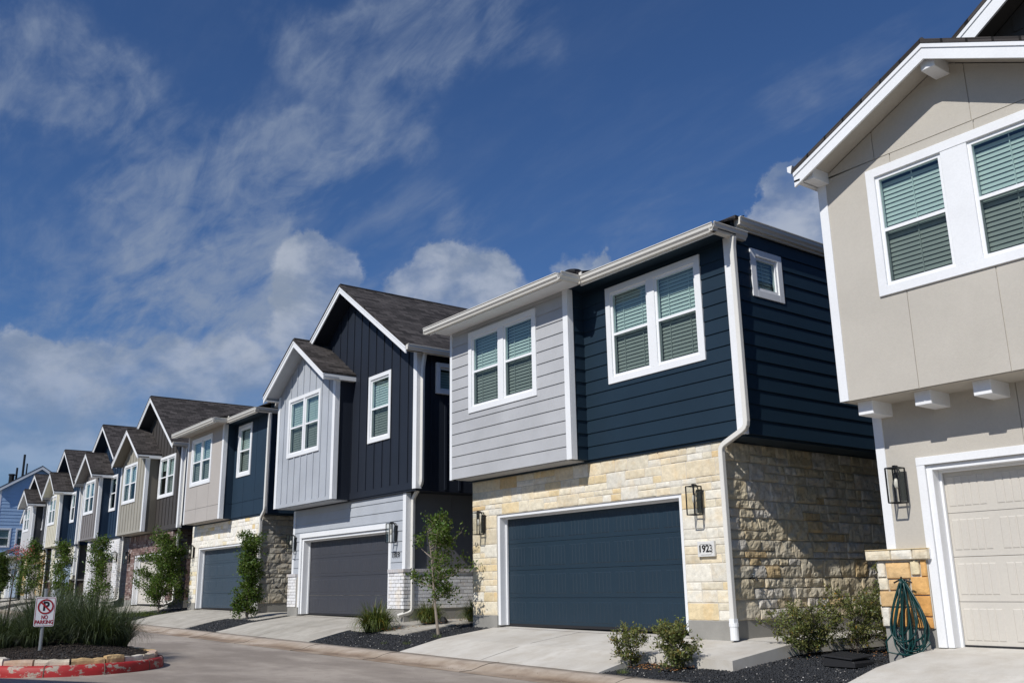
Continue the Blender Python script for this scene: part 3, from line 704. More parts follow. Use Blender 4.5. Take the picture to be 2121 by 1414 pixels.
def gable_house(cfg):
    c = cfg; xl, xr = c['xl'], c['xr']; bl, br = c['bl'], c['br']; zb = c['zb']; xa, za = c['apex']; bxa, bza = c['bapex']; zf_ = zf((xl + xr) / 2)
    r = thing(c['name'], ((xl + xr) / 2, D0, zf_), c['label'], 'house', None)
    lx0, lx1 = c['lower']; gx0, gx1, gz = c['door']; yu = 11.12; yb_ = c.get('yb', 10.62)
    f = front(D0); gh = [(gx0, gx1, zf_ - .5, gz)]
    lower_wall(r, c, f, lx0, lx1, zf_, zb, gh)
    # main upper wall (front) with gable; right and left side walls
    ml, mr_ = xa - c['half'], xr; sl_ = (za - c['ze']) / (c['hw'])
    T = lambda u: za - .17 - sl_ * abs(u - xa)
    fm = front(yu); holes = [hole_of(c['mwin'])] if c.get('mwin') else []
    m = MB(); top_rect = T(mr_) ; 
    wl = max(br - .02, ml) if not c.get('fullmain') else ml
    wfun = c.get('mstyle', 'bnb')
    lo = min(T(wl), T(mr_), 5.25)
    if wfun == 'bnb': bnb(m, fm, wl, mr_, zb, lo, holes, top=(T, xa) if wl < xa < mr_ else (T, wl))
    elif wfun == 'lap':
        lap(m, fm, wl, mr_, zb, lo, holes); m.prism([fm.p(wl, lo), fm.p(mr_, lo)] + [fm.p(u, T(u)) for u in (mr_, max(wl, xa), wl)], (0, .12, 0))
    else: panels(m, fm, wl, mr_, zb, lo, holes, top=(T, max(xa, wl)))
    # left part of the gable above the bay
    if wl > ml + .05:
        m.prism([fm.p(ml, 4.9), fm.p(wl, 4.9), fm.p(wl, T(wl)), ] + ([fm.p(xa, T(xa))] if ml < xa < wl else []) + [fm.p(ml, T(ml))], (0, .10, 0))
        if xa < wl or True:
            u = wl - .4
            while u > ml + .1: pbox(m, fm, u - .028, u + .028, 5.0, T(u) - .01, 0, .022); u -= .4
    # side walls upper
    m.cur = 0
    rs = right(mr_); side_hole = [hole_of(c['swin'], .10)] if c.get('swin') else []
    bnb(m, rs, yu, YB, zb, min(T(mr_), 5.6), side_hole, band=0)
    ls = left(ml); bnb(m, ls, -YB, -yu, zb, min(T(ml), 5.6), band=0)
    m.box(ml, mr_, yu, YB, zb - .04, zb - .002)       # underside
    m.prism([(ml, YB - .1, 2.), (mr_, YB - .1, 2.), (mr_, YB - .1, T(mr_)), (xa, YB - .1, T(xa)), (ml, YB - .1, T(ml))], (0, .1, 0))
    m.build('upper_wall', c['mmat'], r)
    # bay
    b = MB(); fb = front(yb_); bs = (bza - c['bze']) / c['bhw']; BT = lambda u: bza - .16 - bs * abs(u - bxa)
    bh = [hole_of(c['bwin'])]; lo = min(BT(bl), BT(br), c['bwin'][3] + .1); bzb = c.get('bzb', zb)
    st = c.get('bstyle', 'bnb')
    if st == 'bnb': bnb(b, fb, bl, br, bzb, lo, bh, top=(BT, bxa), band=.09)
    else: panels(b, fb, bl, br, bzb, lo, bh, us=c.get('bus', ()), vs=(), top=(BT, bxa))
    b.box(bl + .13, br - .13, yb_ + .02, yu + .02, bzb - .02, bzb + .03)
    b.build('bay_wall', c['bmat'], r)
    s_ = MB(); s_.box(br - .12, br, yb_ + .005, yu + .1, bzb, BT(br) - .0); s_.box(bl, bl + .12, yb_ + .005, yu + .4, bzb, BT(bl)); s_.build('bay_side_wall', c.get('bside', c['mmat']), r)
    # roofs
    gable_roof(r, xa - c['hw'] if not c.get('xel') else c['xel'], xa, xa + c['hw'], c['ze'] if not c.get('xel') else za - sl_ * (xa - c['xel']), za, c['ze'], 10.62, YB + .3, c['msof'], yu, 'roof', gut_r=True, rake=c.get('rake', .17))
    br_ = gable_roof(r, bxa - c['bhw'], bxa, bxa + c['bhw'], c['bze'], bza, c['bze'], 10.16, yu + .02, c['bsof'], yb_, 'bay_roof', gut_r=False, rake=c.get('rake', .17))
    e = MB(); 
    for sgn in (-1, 1):                                # boxed eaves of the bay roof
        xe = bxa + sgn * c['bhw']; xw = br if sgn == 1 else bl
        e.box(xe - sgn * .03, xe - sgn * .005, 10.2, yu, c['bze'] - .18, c['bze'] - .065); e.box(min(xe - sgn * .03, xw), max(xe - sgn * .03, xw), 10.22, yu, c['bze'] - .18, c['bze'] - .15)
    e.build('eave_fascia', WHITE, br_)
    # corner boards
    k = MB(); corner(k, bl, yb_, bzb, BT(bl) - .0, side=-1, dside=1); corner(k, br, yb_, bzb, BT(br), side=1)
    corner(k, mr_, yu, zb, T(mr_), side=1, w=.13)
    if c.get('wallboards'): corner(k, lx1, D0, zf_ + c['wallboards'], zb - .045, side=1, w=.11); corner(k, lx0, D0, zf_ + c['wallboards'], zb - .045, side=-1, w=.09)
    k.build('corner_board', WHITE, r, bevel=.003)
    window(r, fb, c['bwin'], 2, c.get('bmull', .10), blinds=not (c.get('far') or xr < -34)); 
    if c.get('mwin'): window(r, fm, c['mwin'], c.get('mn', 1), .07, blinds=not (c.get('far') or xr < -34))
    if c.get('swin'): window(r, rs, c['swin'], 1, one_sash=True, name='window', sd=.03)
    garage(r, f, gx0, gx1, zf_, gz, c['gmat'], trim=c.get('gtrim', True), far=c.get('far', False), outer=.10, topt=.12)
    if c.get('ds'):
        x = mr_; downspout(r, [(x + .14, yu + .12, c['ze'] - .12), (x + .08, yu + .10, 5.0), (x + .08, yu + .10, zb + .12), (lx1 + .07, yu + .22, zb - .18), (lx1 + .07, yu + .22, zf_ + .12), (lx1 + .0, yu - .1, zf_ + .03)])
    return r

def lower_wall(r, c, f, x0, x1, z0, z1, gh):
    kind = c['lstyle']; rs = right(x1); ls = left(x0); zt = z1 - .045; base = z0 + .18
    cm = MB(); sg = [(gh[0][0], gh[0][1], z0 - 1, z0 + 2)]
    fd = {'stone': .02, 'brick': .012}.get(kind, .066); backing(cm, f, x0 - (.10 if fd > .05 else 0), x1 + (.058 if fd > .05 else .0), z0 - .45, base, sg, -.2, fd); backing(cm, rs, D0 - fd + .001, YB, z0 - .45, base, (), -.2, .02 if fd < .05 else .056); backing(cm, ls, -YB, -D0, z0 - .35, base, (), -.2, .012)
    m = MB()
    if kind == 'stone':
        pal = c['pal']; res = c.get('res', .09)
        backing(m, f, x0, x1 + .008, base, zt, gh, -.2, .010); backing(m, rs, D0, YB, base, zt, (), -.2, .010); backing(m, ls, -YB, -D0, base, zt, (), -.2, .008)
        m.build('mortar_bed', MORT, r); m = MB()
        ashlar(m, f, x0 - .01, x1 + .03, base, zt, gh, res=res, pal=pal, d=.020, amp=c.get('famp', .006), wr=c.get('wr', (.24, .62)))
        ashlar(m, rs, D0 - .02, c.get('sideto', 15.6), base, zt, (), res=res, pal=c.get('spal', pal), d=.040, amp=c.get('samp', .026))  # spal: darker side stones, that wall's shade put into their colour
        ashlar(m, ls, -13.0, -D0 + .02, base, zt, (), res=.12, pal=pal, d=.03, amp=.012)
        m.build('stone_wall', STONE, r, smooth=False)
    elif kind == 'brick':
        pal = c['pal']; mt = c.get('mort', MORTD)
        backing(m, f, x0, x1, base, zt, gh, -.2, .0); backing(m, rs, D0, YB, base, zt, (), -.2, .0); backing(m, ls, -YB, -D0, base, zt, (), -.2, .0)
        m.build('mortar_bed', mt, r); m = MB()
        bricks(m, f, x0 - .012, x1 + .012, base, zt, gh, pal=pal, soldier=.21); bricks(m, rs, D0, 15.5, base, zt, pal=pal); bricks(m, ls, -12.5, -D0, base, zt, pal=pal)
        m.build('brick_wall', BRICK, r)
    else:   # siding above a brick base
        bt = c['baset']; pal = c['pal']
        backing(m, f, x0 - .10, x1 + .06, base, bt, [(gh[0][0] - .10, gh[0][1] + .10, -9, 9)], -.1, .07); backing(m, rs, D0 - .07, YB, base, bt, (), -.1, .06)
        m.build('mortar_bed', MORTD if pal is BBRICK else MORT, r); m = MB()
        f2 = front(D0 - .07); r2 = right(x1 + .06); hh = [(gh[0][0] - .10, gh[0][1] + .10, -9, 9)]
        bricks(m, f2, x0 - .11, x1 + .075, base, bt, hh, pal=pal); bricks(m, r2, D0 - .08, 15.5, base, bt, pal=pal)
        m.build('brick_wall', BRICK, r)
        q = MB(); q.tint = (.55, .53, .53) if pal is WBRICK else (.4, .38, .36)
        for a, b in ((x0 - .14, gh[0][0] - .10), (gh[0][1] + .10, x1 + .10)):
            if b - a > .05:
                u = a
                while u < b - .01: e = min(u + .08, b); pbox(q, f, u + .003, e - .003, bt, bt + .075, -.02, .11); u = e
        u = D0 - .1
        while u < 15.5: pbox(q, rs, u + .003, u + .077, bt, bt + .075, -.02, .10); u += .08
        q.build('ledge', BRICK, r)
        w = MB(); lap(w, f, x0, x1, bt, zt, gh, .235); w.build('lower_wall', c['lmat'], r)
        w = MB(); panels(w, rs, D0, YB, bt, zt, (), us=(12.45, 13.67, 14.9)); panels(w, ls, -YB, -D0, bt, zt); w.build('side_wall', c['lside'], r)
    cm.build('foundation', CONC, r)

# ---------------------------------------------------------------- H2: navy board-and-batten gable, white brick base
h2 = gable_house(dict(name='townhouse', label='midnight navy board-and-batten house with pale grey bay and slate garage door, number 1919', xl=-25.05, xr=-18.3, bl=-25.05, br=-21.5, zb=2.2,
    apex=(-21.52, 7.85), hw=3.48, ze=5.48, half=3.24, bapex=(-23.28, 6.68), bhw=1.93, bze=5.42, xel=-24.6,
    lower=(-24.95, -18.85), door=(-24.42, -19.58, 1.38), lstyle='siding', baset=.36, pal=WBRICK, lmat=PALE, lside=DGREY, mmat=MIDN, bmat=PALE, bside=MIDN, msof=MIDN, bsof=PALE,
    bwin=(-24.34, -22.32, 3.52, 5.18), mwin=(-20.6, -19.48, 3.5, 5.2), swin=(11.62, 12.5, 4.45, 5.2), gmat=GDS, ds=True, wallboards=1.05))
# H0: right foreground, stucco gable
def h0():
    zf_ = -.78; r = thing('townhouse', (-3.3, D0, zf_), 'warm grey stucco house with beam ends under its bay and a cream garage door', 'house')
    f = front(D0); gx0, gx1, gz = -6.20, -1.30, 1.40; bl, br, yb_, zb = -6.86, -3.1, 10.6, 2.25; lx0, lx1 = -6.80, -.2
    m = MB(); gh = [(gx0, gx1, zf_ - 1, gz)]
    panels(m, f, lx0, lx1, .38, 2.42, gh, us=(-4.95, -3.7, -2.4)); ls = left(lx0); panels(m, ls, -YB, -D0 - .012, .38, 2.42); rs = right(lx1); panels(m, rs, D0, YB, -1.2, 2.42)
    m.build('lower_wall', STUC, r)
    # stone pillar left of the door
    m = MB(); backing(m, f, -6.97, -6.30, -.56, .26, (), -.25, .035); backing(m, left(-6.97), -YB, -D0 + .03, -.56, .26, (), -.1, .0); backing(m, f, gx1 + .1, lx1 + .1, -.56, .26, (), -.2, .035); m.build('mortar_bed', MORT, r)
    m = MB(); random.seed(12); f2 = front(D0 - .035)
    for (a, b, c, d) in [(-6.86, -6.53, .03, .23), (-6.52, -6.40, .07, .25), (-6.39, -6.31, .05, .25), (-6.84, -6.56, -.11, .02), (-6.54, -6.31, -.17, .05), (-6.98, -6.53, -.31, -.12), (-6.52, -6.31, -.42, -.18), (-6.86, -6.54, -.55, -.32), (-6.53, -6.31, -.56, -.43)]:
        stone(m, f2, a, b, c, d, .035, .035, .012, ORNG)
    for (a, b, c, d) in [(-6.98, -6.87, .05, .24), (-6.98, -6.85, -.11, .04), (-6.98, -6.87, -.55, -.32)]: stone(m, f2, a, b, c, d, .03, .035, .012, LIME)
    ashlar(m, left(-6.98), -15, -D0 + .03, -.56, .25, (), pal=LIME, res=.06, d=.03); ashlar(m, f2, gx1 + .12, lx1 + .1, -.56, .25, (), pal=ORNG, res=.08); m.build('stone_pillar', STONE, r)
    m = MB(); 
    u = -7.10
    for w in (.36, .29, .22):
        e = min(u + w, -6.24); stone(m, front(D0 - .06), u, e, .255, .385, .06, .035, .008, LIME); u = e
    m.box(-7.10, -6.24, D0 - .06, D0 + .0, .26, .384); m.tint = (.74, .60, .36); m.box(-7.09, -6.25, D0 - .115, D0, .383, .392); m.box(-7.10, -6.97, D0 - .05, 15, .27, .38); m.build('ledge', STONE, r)
    m = MB(); backing(m, f, -6.97, -6.30, -1.3, -.56, (), -.2, .02); backing(m, left(-6.95), -YB, -D0 + .0, -1.3, -.56, (), -.2, .02); backing(m, f, gx1 + .1, lx1, -1.3, -.56, (), -.2, .02); m.build('foundation', CONC, r)
    # bay
    xa, za, bs = -4.98, 6.42, .49; BT = lambda u: za - .18 - bs * abs(u - xa); w1 = (-6.16, -3.80, 3.49, 5.20)
    m = MB(); fb = front(yb_); ww = (-6.16, -3.78, 3.49, 5.21)
    # two large units with a wide mullion
    ww = (-6.158, -3.80, 3.488, 5.208)
    panels(m, fb, bl, br, zb, 5.335, [hole_of(ww)], us=(-5.80, -4.70, -3.6), top=None); 
    for a, b in ((bl, -6.02), (-6.008, -4.72), (-4.708, -3.5), (-3.488, br)):
        uu = [a] + ([xa] if a < xa < b else []) + [b]; m.prism([fb.p(a, 5.345, .012), fb.p(b, 5.345, .012)] + [fb.p(u, BT(u), .012) for u in reversed(uu)], (0, .0115, 0))
    m.prism([fb.p(bl, 5.335), fb.p(br, 5.335), fb.p(br, BT(br)), fb.p(xa, BT(xa)), fb.p(bl, BT(bl))], (0, .12, 0))
    m.box(bl + .02, br - .02, yb_ + .0125, D0 + .02, zb - .01, zb + .03); m.build('bay_wall', STUC, r)
    m = MB(); m.box(bl, bl + .1, yb_ + .005, D0 + .3, zb, BT(bl)); m.box(br - .1, br, yb_ + .005, D0 + .3, zb, BT(br)); m.build('bay_side_wall', STUC, r)
    window(r, fb, ww, 2, .33, tr=.12, slat=.060, head=.0)
    # main upper body, horizontal siding
    mx, mz = -3.1, 7.72; s2 = .67; T = lambda u: mz - .18 - s2 * abs(u - mx); fm = front(11.12); m = MB()
    lap(m, fm, br, .15, 2.3, 5.1); 
    v = 5.1
    while v < mz - .4:
        t_ = v + .235; hw_ = (mz - .18 - t_) / s2
        if hw_ > .1: m.hexa([fm.p(mx - hw_, v, .022), fm.p(mx + hw_, v, .022), fm.p(mx + hw_, v, 0), fm.p(mx - hw_, v, 0), fm.p(mx - hw_, t_, .006), fm.p(mx + hw_, t_, .006), fm.p(mx + hw_, t_, 0), fm.p(mx - hw_, t_, 0)])
        v = t_
    m.prism([fm.p(mx - 3.2, 5.0), fm.p(mx + 3.2, 5.0), fm.p(mx + 3.2, T(mx + 3.2)), fm.p(mx, T(mx)), fm.p(mx - 3.2, T(mx - 3.2))], (0, .12, 0))
    panels(m, left(-6.3), -YB, -11.12, 2.35, T(-6.3)); panels(m, right(.15), 11.12, YB, 2.3, T(.15)); m.build('upper_wall', DBRN, r)
    gable_roof(r, -6.62, mx, .42, mz - s2 * 3.52, mz, mz - s2 * 3.52, 10.66, YB + .3, DBRN, 11.12, 'roof', rake=.24)
    rb = gable_roof(r, -6.96, xa, -3.0, za - bs * 1.98, za, za - bs * 1.98, 10.14, 11.14, STUC, yb_, 'bay_roof', gut_r=False, rake=.20)
    m = MB(); m.prism([(-6.99, 10.14, 5.39), (-7.04, 10.14, 5.43), (-7.04, 10.14, 5.50), (-6.96, 10.14, 5.50)], (0, 1.0, 0)); m.box(-6.96, -6.87, 10.16, 11.2, 5.25, 5.28); m.build('gutter', WHITE, rb)
    k = MB(); corner(k, bl, yb_, zb, BT(bl), side=-1, w=.10); corner(k, br, yb_, zb, BT(br), side=1, w=.10); corner(k, lx0, D0, .395, 2.2, side=-1, w=.10); k.build('corner_board', WHITE, r, bevel=.003)
    for x in (-6.64, -5.86, -5.13, -4.40, -3.65): q = MB(); q.box(x - .105, x + .105, 10.62 + .12, D0 + .05, 2.07, 2.252); q.build('beam_end', WHITE, r, bevel=.006)
    for x, z in ((-6.80, 5.27), (-4.98, 6.07), (-3.16, 5.27)): q = MB(); q.box(x - .09, x + .09, 10.24, yb_ + .05, z - .02, z + .15); q.build('bracket', WHITE, r, bevel=.006)
    garage(r, f, gx0, gx1, zf_, gz, GDC, True, .20, .085, outer=.095, topt=.10)
    return r
H0 = h0()

# ---------------------------------------------------------------- hip-roofed houses (H1, H3)
def hip_house(c):
    xl, xr = c['xl'], c['xr']; xb = c['xb']; z0 = zf((xl + xr) / 2) if 'zf' not in c else c['zf']; zb = c['zb']; yb_ = 10.75; yu = 11.14; zt = 5.36
    r = thing('townhouse', ((xl + xr) / 2, D0, z0), c['label'], 'house'); f = front(D0); gx0, gx1, gz = c['door']; lx0, lx1 = c['lower']
    lower_wall(r, c, f, lx0, lx1, z0, zb, [(gx0, gx1, z0 - .5, gz)])
    m = MB(); fb = front(yb_); c['wall'](m, fb, xl, xb, zb, zt, [hole_of(c['bwin'])]); m.box(xl + .13, xb - .13, yb_ + .03, yu + .02, zb - .015, zb + .03); m.build('bay_wall', c['bmat'], r)
    m = MB(); c['wall2'](m, right(xb), yb_ + .005, yu + .02, zb, zt, ()); c['wall2'](m, left(xl), -YB, -yb_ - .005, zb, zt, ()); m.build('bay_side_wall', c['mmat'], r)
    m = MB(); fm = front(yu); c['wall2'](m, fm, xb, xr, zb, zt, [hole_of(c['mwin'])]); rs = right(xr)
    c['wall2'](m, rs, yu, YB, zb, zt + .25, [hole_of(c['swin'])] if c.get('swin') else [])
    m.box(xl + .05, xr - .02, yu + .01, YB, zb - .04, zb - .003); m.box(xl, xr, YB - .1, YB, zb, zt); m.build('upper_wall', c['mmat'], r)
    window(r, fb, c['bwin'], 2, c.get('mull', .17), head=.0, tr=.115); window(r, fm, c['mwin'], c.get('mn', 2), c.get('mull', .17), head=.0, tr=.115)
    if c.get('swin'): window(r, rs, c['swin'], 1, one_sash=True, sd=-.008, tr=.12)
    k = MB(); corner(k, xl, yb_, zb - .01, zt, side=-1, w=.05); corner(k, xb, yb_, zb - .01, zt, side=1, w=.11); corner(k, xr, yu, zb - .01, zt, side=1, w=.13, dside=0); k.box(xr + .001, xr + .03, yu, yu + .05, zb - .01, zt)
    k.build('corner_board', WHITE, r, bevel=.003)
    # soffits
    gy1, gy2 = c.get('gy', (10.27, 10.72)); s_ = MB(); s_.box(xl - .12, xb + .35, gy1, yb_, 5.30, 5.33); s_.build('soffit', c['bsof'], r)
    s_ = MB(); s_.box(xb + .35, xr + .12, gy2, yu, 5.302, 5.332); s_.box(xb, xb + .35, yb_, yu, 5.302, 5.332); s_.build('soffit', c['mmat'], r)
    # gutters: along the bay, its return, along the main front, return at the right
    g_ = MB(); zg_ = 5.27; xbe = xb + .42
    gutter_x(g_, gy1, xl - .22, xbe, zg_); g_.prism([(xbe + a, gy1 - .1, zg_ + b) for a, b in GP], (0, gy2 - gy1, 0)); gutter_x(g_, gy2, xbe + .02, xr + .10, zg_)
    g_.prism([(xr + .03 + a, gy2 - .11, zg_ + b) for a, b in GP], (0, .80, 0)); g_.box(xr - .02, xr + .03, gy2, gy2 + .68, zg_, zg_ + .13)
    g_.box(xl - .22, xl - .215, gy1 - .11, gy1, zg_, zg_ + .12)
    g_.build('gutter', GUT, r)
    q = MB(); q.box(xl - .12, xbe, gy1, gy1 + .02, 5.25, 5.40); q.box(xbe, xr + .03, gy2, gy2 + .02, 5.25, 5.40); q.build('fascia', WHITE, r)
    gutter_y(r, xr + .04, yu + .1, YB, 5.50, 1); s_ = MB(); s_.box(xr, xr + .06, yu + .1, YB, 5.46, 5.50); s_.build('fascia', GUT, r)
    q = MB(); q.prism([(xbe - .12, gy2 - .06, 5.40), (xbe + .10, gy2 - .06, 5.40), (xbe + .10, gy2 - .06, 5.49), (xbe - .12, gy2 - .06, 5.46)], (0, .02, 0)); q.box(xbe - .14, xbe - .12, gy2 - .06, gy2 + .2, 5.40, 5.48); q.build('splash_guard', GUT, r)
    # roof: low front strips, then the hipped main roof
    m = MB(); zs_ = 5.40; sp = .27; ym = (gy2 + YB) / 2
    X0, X1, Y0, Y1 = xl - .12, xr + .12, yu + .02, YB + .2; ze = c.get('mainz', 5.64); hw = (Y1 - Y0) / 2; rise = hw * c.get('pitch', .34); ins = min(hw, (X1 - X0) / 2 - .2); ym = (Y0 + Y1) / 2
    A, B, Cc, Dd = Vector((X0, Y0, ze)), Vector((X1, Y0, ze)), Vector((X1, Y1, ze)), Vector((X0, Y1, ze)); R0, R1 = Vector((X0 + ins, ym, ze + rise)), Vector((X1 - ins, ym, ze + rise))
    roof_slab(m, [A, B, R1, R0], (1, 0, 0), (0, hw, rise)); roof_slab(m, [B, Cc, R1], (0, 1, 0), (-ins, 0, rise)); roof_slab(m, [Cc, Dd, R0, R1], (1, 0, 0), (0, -hw, rise)); roof_slab(m, [Dd, A, R0], (0, 1, 0), (ins, 0, rise))
    roof_slab(m, [(X0, gy1 - .04, 5.41), (xbe + .03, gy1 - .04, 5.41), (xbe + .03, Y0 + .3, ze + .08), (X0, Y0 + .3, ze + .08)], (1, 0, 0), (0, 1, .2))
    roof_slab(m, [(xbe, gy2 - .04, 5.412), (xr + .10, gy2 - .04, 5.412), (xr + .10, Y0 + .25, ze + .06), (xbe, Y0 + .25, ze + .06)], (1, 0, 0), (0, 1, .3), .03)
    ro = m.build('roof', SHING, r)
    if c.get('vent'):
        q = MB(); vx, vy, vz = c['vent']; q.tube([(vx, vy, vz - .4), (vx, vy, vz - .02), (vx, vy, vz), (vx, vy, vz + .06), (vx, vy, vz + .09)], [.09, .09, .17, .17, .06], 12); q.build('roof_vent', BLACK, ro)
    garage(r, f, gx0, gx1, z0, gz, c['gmat'], trim=False, depth=.20, tw=.075)
    x = xr; downspout(r, [(x + .10, yu - .05, 5.26), (x + .075, yu - .05, 5.1), (x + .075, yu - .05, 4.95), (x + .075, yu - .05, zb + .08), (lx1 + .06, yu - .03, zb - .14), (lx1 + .06, yu - .03, z0 + (.12 if c.get('stub') else .10))] + ([] if c.get('stub') else [(lx1 + .0, yu - .30, z0 + .02)]), .045)
    if c.get('stub'):
        q = MB(); q.tube([(lx1 + .06, yu - .03, z0 - .08), (lx1 + .06, yu - .03, z0 + .13)], .062, 14); q.tube([(lx1 + .06, yu - .03, z0 + .11), (lx1 + .06, yu - .03, z0 + .16)], .07, 14); q.tube([(lx1 + .06, yu - .03, z0 + .13), (lx1 + .06, yu - .03, z0 + .22)], .064, 4, sq=True); q.build('drain_pipe', PVC, r)
    return r
def wall_lap(m, pl, a, b, c, d, h): lap(m, pl, a, b, c, d, h)
def wall_pan(m, pl, a, b, c, d, h):
    n = max(1, round((b - a) / 1.1)); panels(m, pl, a, b, c, d, h, us=[a + (b - a) * i / n for i in range(1, n)], vs=[2.72])
random.seed(21)
H1 = hip_house(dict(label='navy and light grey lap-sided house with limestone ground floor and navy garage door, number 1923', xl=-16.28, xr=-8.9, xb=-12.43, zb=2.17, zf=-.715, lower=(-16.13, -9.42), door=(-15.30, -10.31, 1.40),
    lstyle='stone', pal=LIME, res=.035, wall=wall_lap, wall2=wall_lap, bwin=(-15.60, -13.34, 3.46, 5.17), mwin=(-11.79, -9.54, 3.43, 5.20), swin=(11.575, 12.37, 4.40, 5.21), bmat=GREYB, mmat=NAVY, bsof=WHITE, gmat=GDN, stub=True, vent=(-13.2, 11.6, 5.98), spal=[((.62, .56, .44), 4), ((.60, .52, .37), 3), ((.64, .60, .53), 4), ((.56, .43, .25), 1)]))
H3 = hip_house(dict(label='navy panel and taupe bay house with creamy white stone ground floor and blue-grey garage door', xl=-33.15, xr=-26.95, xb=-29.72, zb=2.26, lower=(-33.45, -27.27), door=(-32.75, -27.75, 1.45),
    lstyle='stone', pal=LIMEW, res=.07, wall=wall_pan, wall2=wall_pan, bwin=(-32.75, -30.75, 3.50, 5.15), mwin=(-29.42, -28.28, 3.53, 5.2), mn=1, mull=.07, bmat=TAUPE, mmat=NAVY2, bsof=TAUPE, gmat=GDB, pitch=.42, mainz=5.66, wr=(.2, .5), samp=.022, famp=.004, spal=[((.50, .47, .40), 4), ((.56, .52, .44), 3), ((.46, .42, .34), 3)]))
random.seed(5)
# ---------------------------------------------------------------- the far gabled houses
H4 = gable_house(dict(name='townhouse', label='dark brown board-and-batten house with khaki bay and mottled mauve brick ground floor', xl=-41.6, xr=-34.95, bl=-41.2, br=-37.7, zb=2.28,
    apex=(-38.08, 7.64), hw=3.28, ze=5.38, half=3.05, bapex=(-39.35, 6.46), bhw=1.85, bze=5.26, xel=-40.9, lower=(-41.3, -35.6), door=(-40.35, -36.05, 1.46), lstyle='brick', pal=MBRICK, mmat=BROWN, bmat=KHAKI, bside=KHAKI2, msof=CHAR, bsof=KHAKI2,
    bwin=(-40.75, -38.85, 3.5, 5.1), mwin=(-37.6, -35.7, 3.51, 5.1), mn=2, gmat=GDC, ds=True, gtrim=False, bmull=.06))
H5 = gable_house(dict(name='townhouse', label='blue board-and-batten house with mauve grey bay and white brick ground floor', xl=-48.5, xr=-42.65, bl=-47.5, br=-44.68, zb=2.36,
    apex=(-45.3, 7.52), hw=3.0, ze=5.42, half=2.7, bapex=(-45.98, 6.29), bhw=1.55, bze=5.2, xel=-47.6, lower=(-48.3, -42.8), door=(-47.4, -43.6, 1.60), lstyle='brick', pal=WBRICK, mort=MORT, mmat=NAVY3, bmat=MAUVG, msof=NAVY3, bsof=MAUVG,
    bwin=(-47.2, -45.42, 3.5, 5.05), mwin=(-44.75, -43.68, 3.52, 5.12), gmat=GDT, ds=True, gtrim=False, far=True, bmull=.06))
H6 = gable_house(dict(name='townhouse', label='blue board-and-batten house with cream bay, cream lap siding and light blue garage door', xl=-56.2, xr=-50.45, bl=-55.0, br=-52.38, zb=2.36,
    apex=(-52.75, 7.28), hw=2.85, ze=5.26, half=2.6, bapex=(-53.35, 6.14), bhw=1.4, bze=5.1, xel=-54.8, lower=(-55.9, -50.7), door=(-54.9, -51.1, 1.6), lstyle='siding', baset=.62, pal=BBRICK, lmat=CREAM, lside=KHAKI2, mmat=NAVY3, bmat=CREAM, msof=NAVY3, bsof=CREAM,
    bwin=(-54.82, -53.22, 3.47, 5.0), mwin=(-52.12, -51.22, 3.48, 5.02), gmat=GDL, ds=True, far=True, wallboards=1.2, bmull=.06))
H7 = gable_house(dict(name='townhouse', label='charcoal house with light grey bay and golden stone ground floor', xl=-63.4, xr=-57.85, bl=-61.6, br=-58.95, zb=2.40, bzb=2.32,
    apex=(-60.0, 6.75), hw=2.85, ze=5.2, half=2.6, bapex=(-59.95, 5.85), bhw=1.42, bze=5.0, xel=-61.3, lower=(-63.2, -58.0), door=(-62.2, -59.2, 1.65), lstyle='stone', pal=GOLD, res=.12, mmat=CHAR, bmat=LGREY, msof=CHAR, bsof=LGREY,
    bwin=(-61.36, -59.82, 3.48, 4.92), mwin=(-59.55, -58.72, 3.5, 5.0), gmat=GDT, ds=True, gtrim=False, far=True, bstyle='pan', mstyle='pan', bmull=.06))
def h8():
    z0 = zf(-66); r = thing('townhouse', (-67, D0, z0), 'light grey house with a low garage wing, last of the row, mostly hidden', 'house')
    m = MB(); f = front(D0); lap(m, f, -69.8, -64.2, z0, 2.3, [(-68.4, -64.9, z0 - 1, 1.7)]); m.box(-69.8, -69.7, D0, YB, z0, 2.3); m.box(-64.3, -64.2, D0, YB, z0, 2.3); m.build('lower_wall', CREAM, r)
    garage(r, f, -68.4, -64.9, z0, 1.7, GDL, far=True)
    m = MB(); bnb(m, front(11.9), -67.8, -64.2, 2.3, 4.4); m.box(-67.8, -64.2, 12.05, YB, 2.3, 4.4); m.build('upper_wall', LGREY, r)
    m = MB(); roof_slab(m, [(-70.1, 10.4, 2.42), (-63.9, 10.4, 2.42), (-63.9, 11.3, 2.85), (-70.1, 11.3, 2.85)], (1, 0, 0), (0, 1, .5)); pr = m.build('canopy_roof', SHING, r)
    m = MB(); m.box(-70.1, -63.9, 10.40, 10.44, 2.2, 2.36); m.box(-70.1, -63.9, 10.44, 11.2, 2.24, 2.27); m.build('fascia', WHITE, pr)
    gable_roof(r, -68.0, -66.0, -64.0, 4.6, 6.08, 4.6, 11.5, YB, LGREY, 11.9, 'roof', rake=.2)
    m = MB(); m.prism([(-67.8, 11.91, 4.4), (-64.2, 11.91, 4.4), (-66.0, 11.91, 5.85)], (0, .1, 0)); m.build('gable_wall', LGREY, r)
h8()
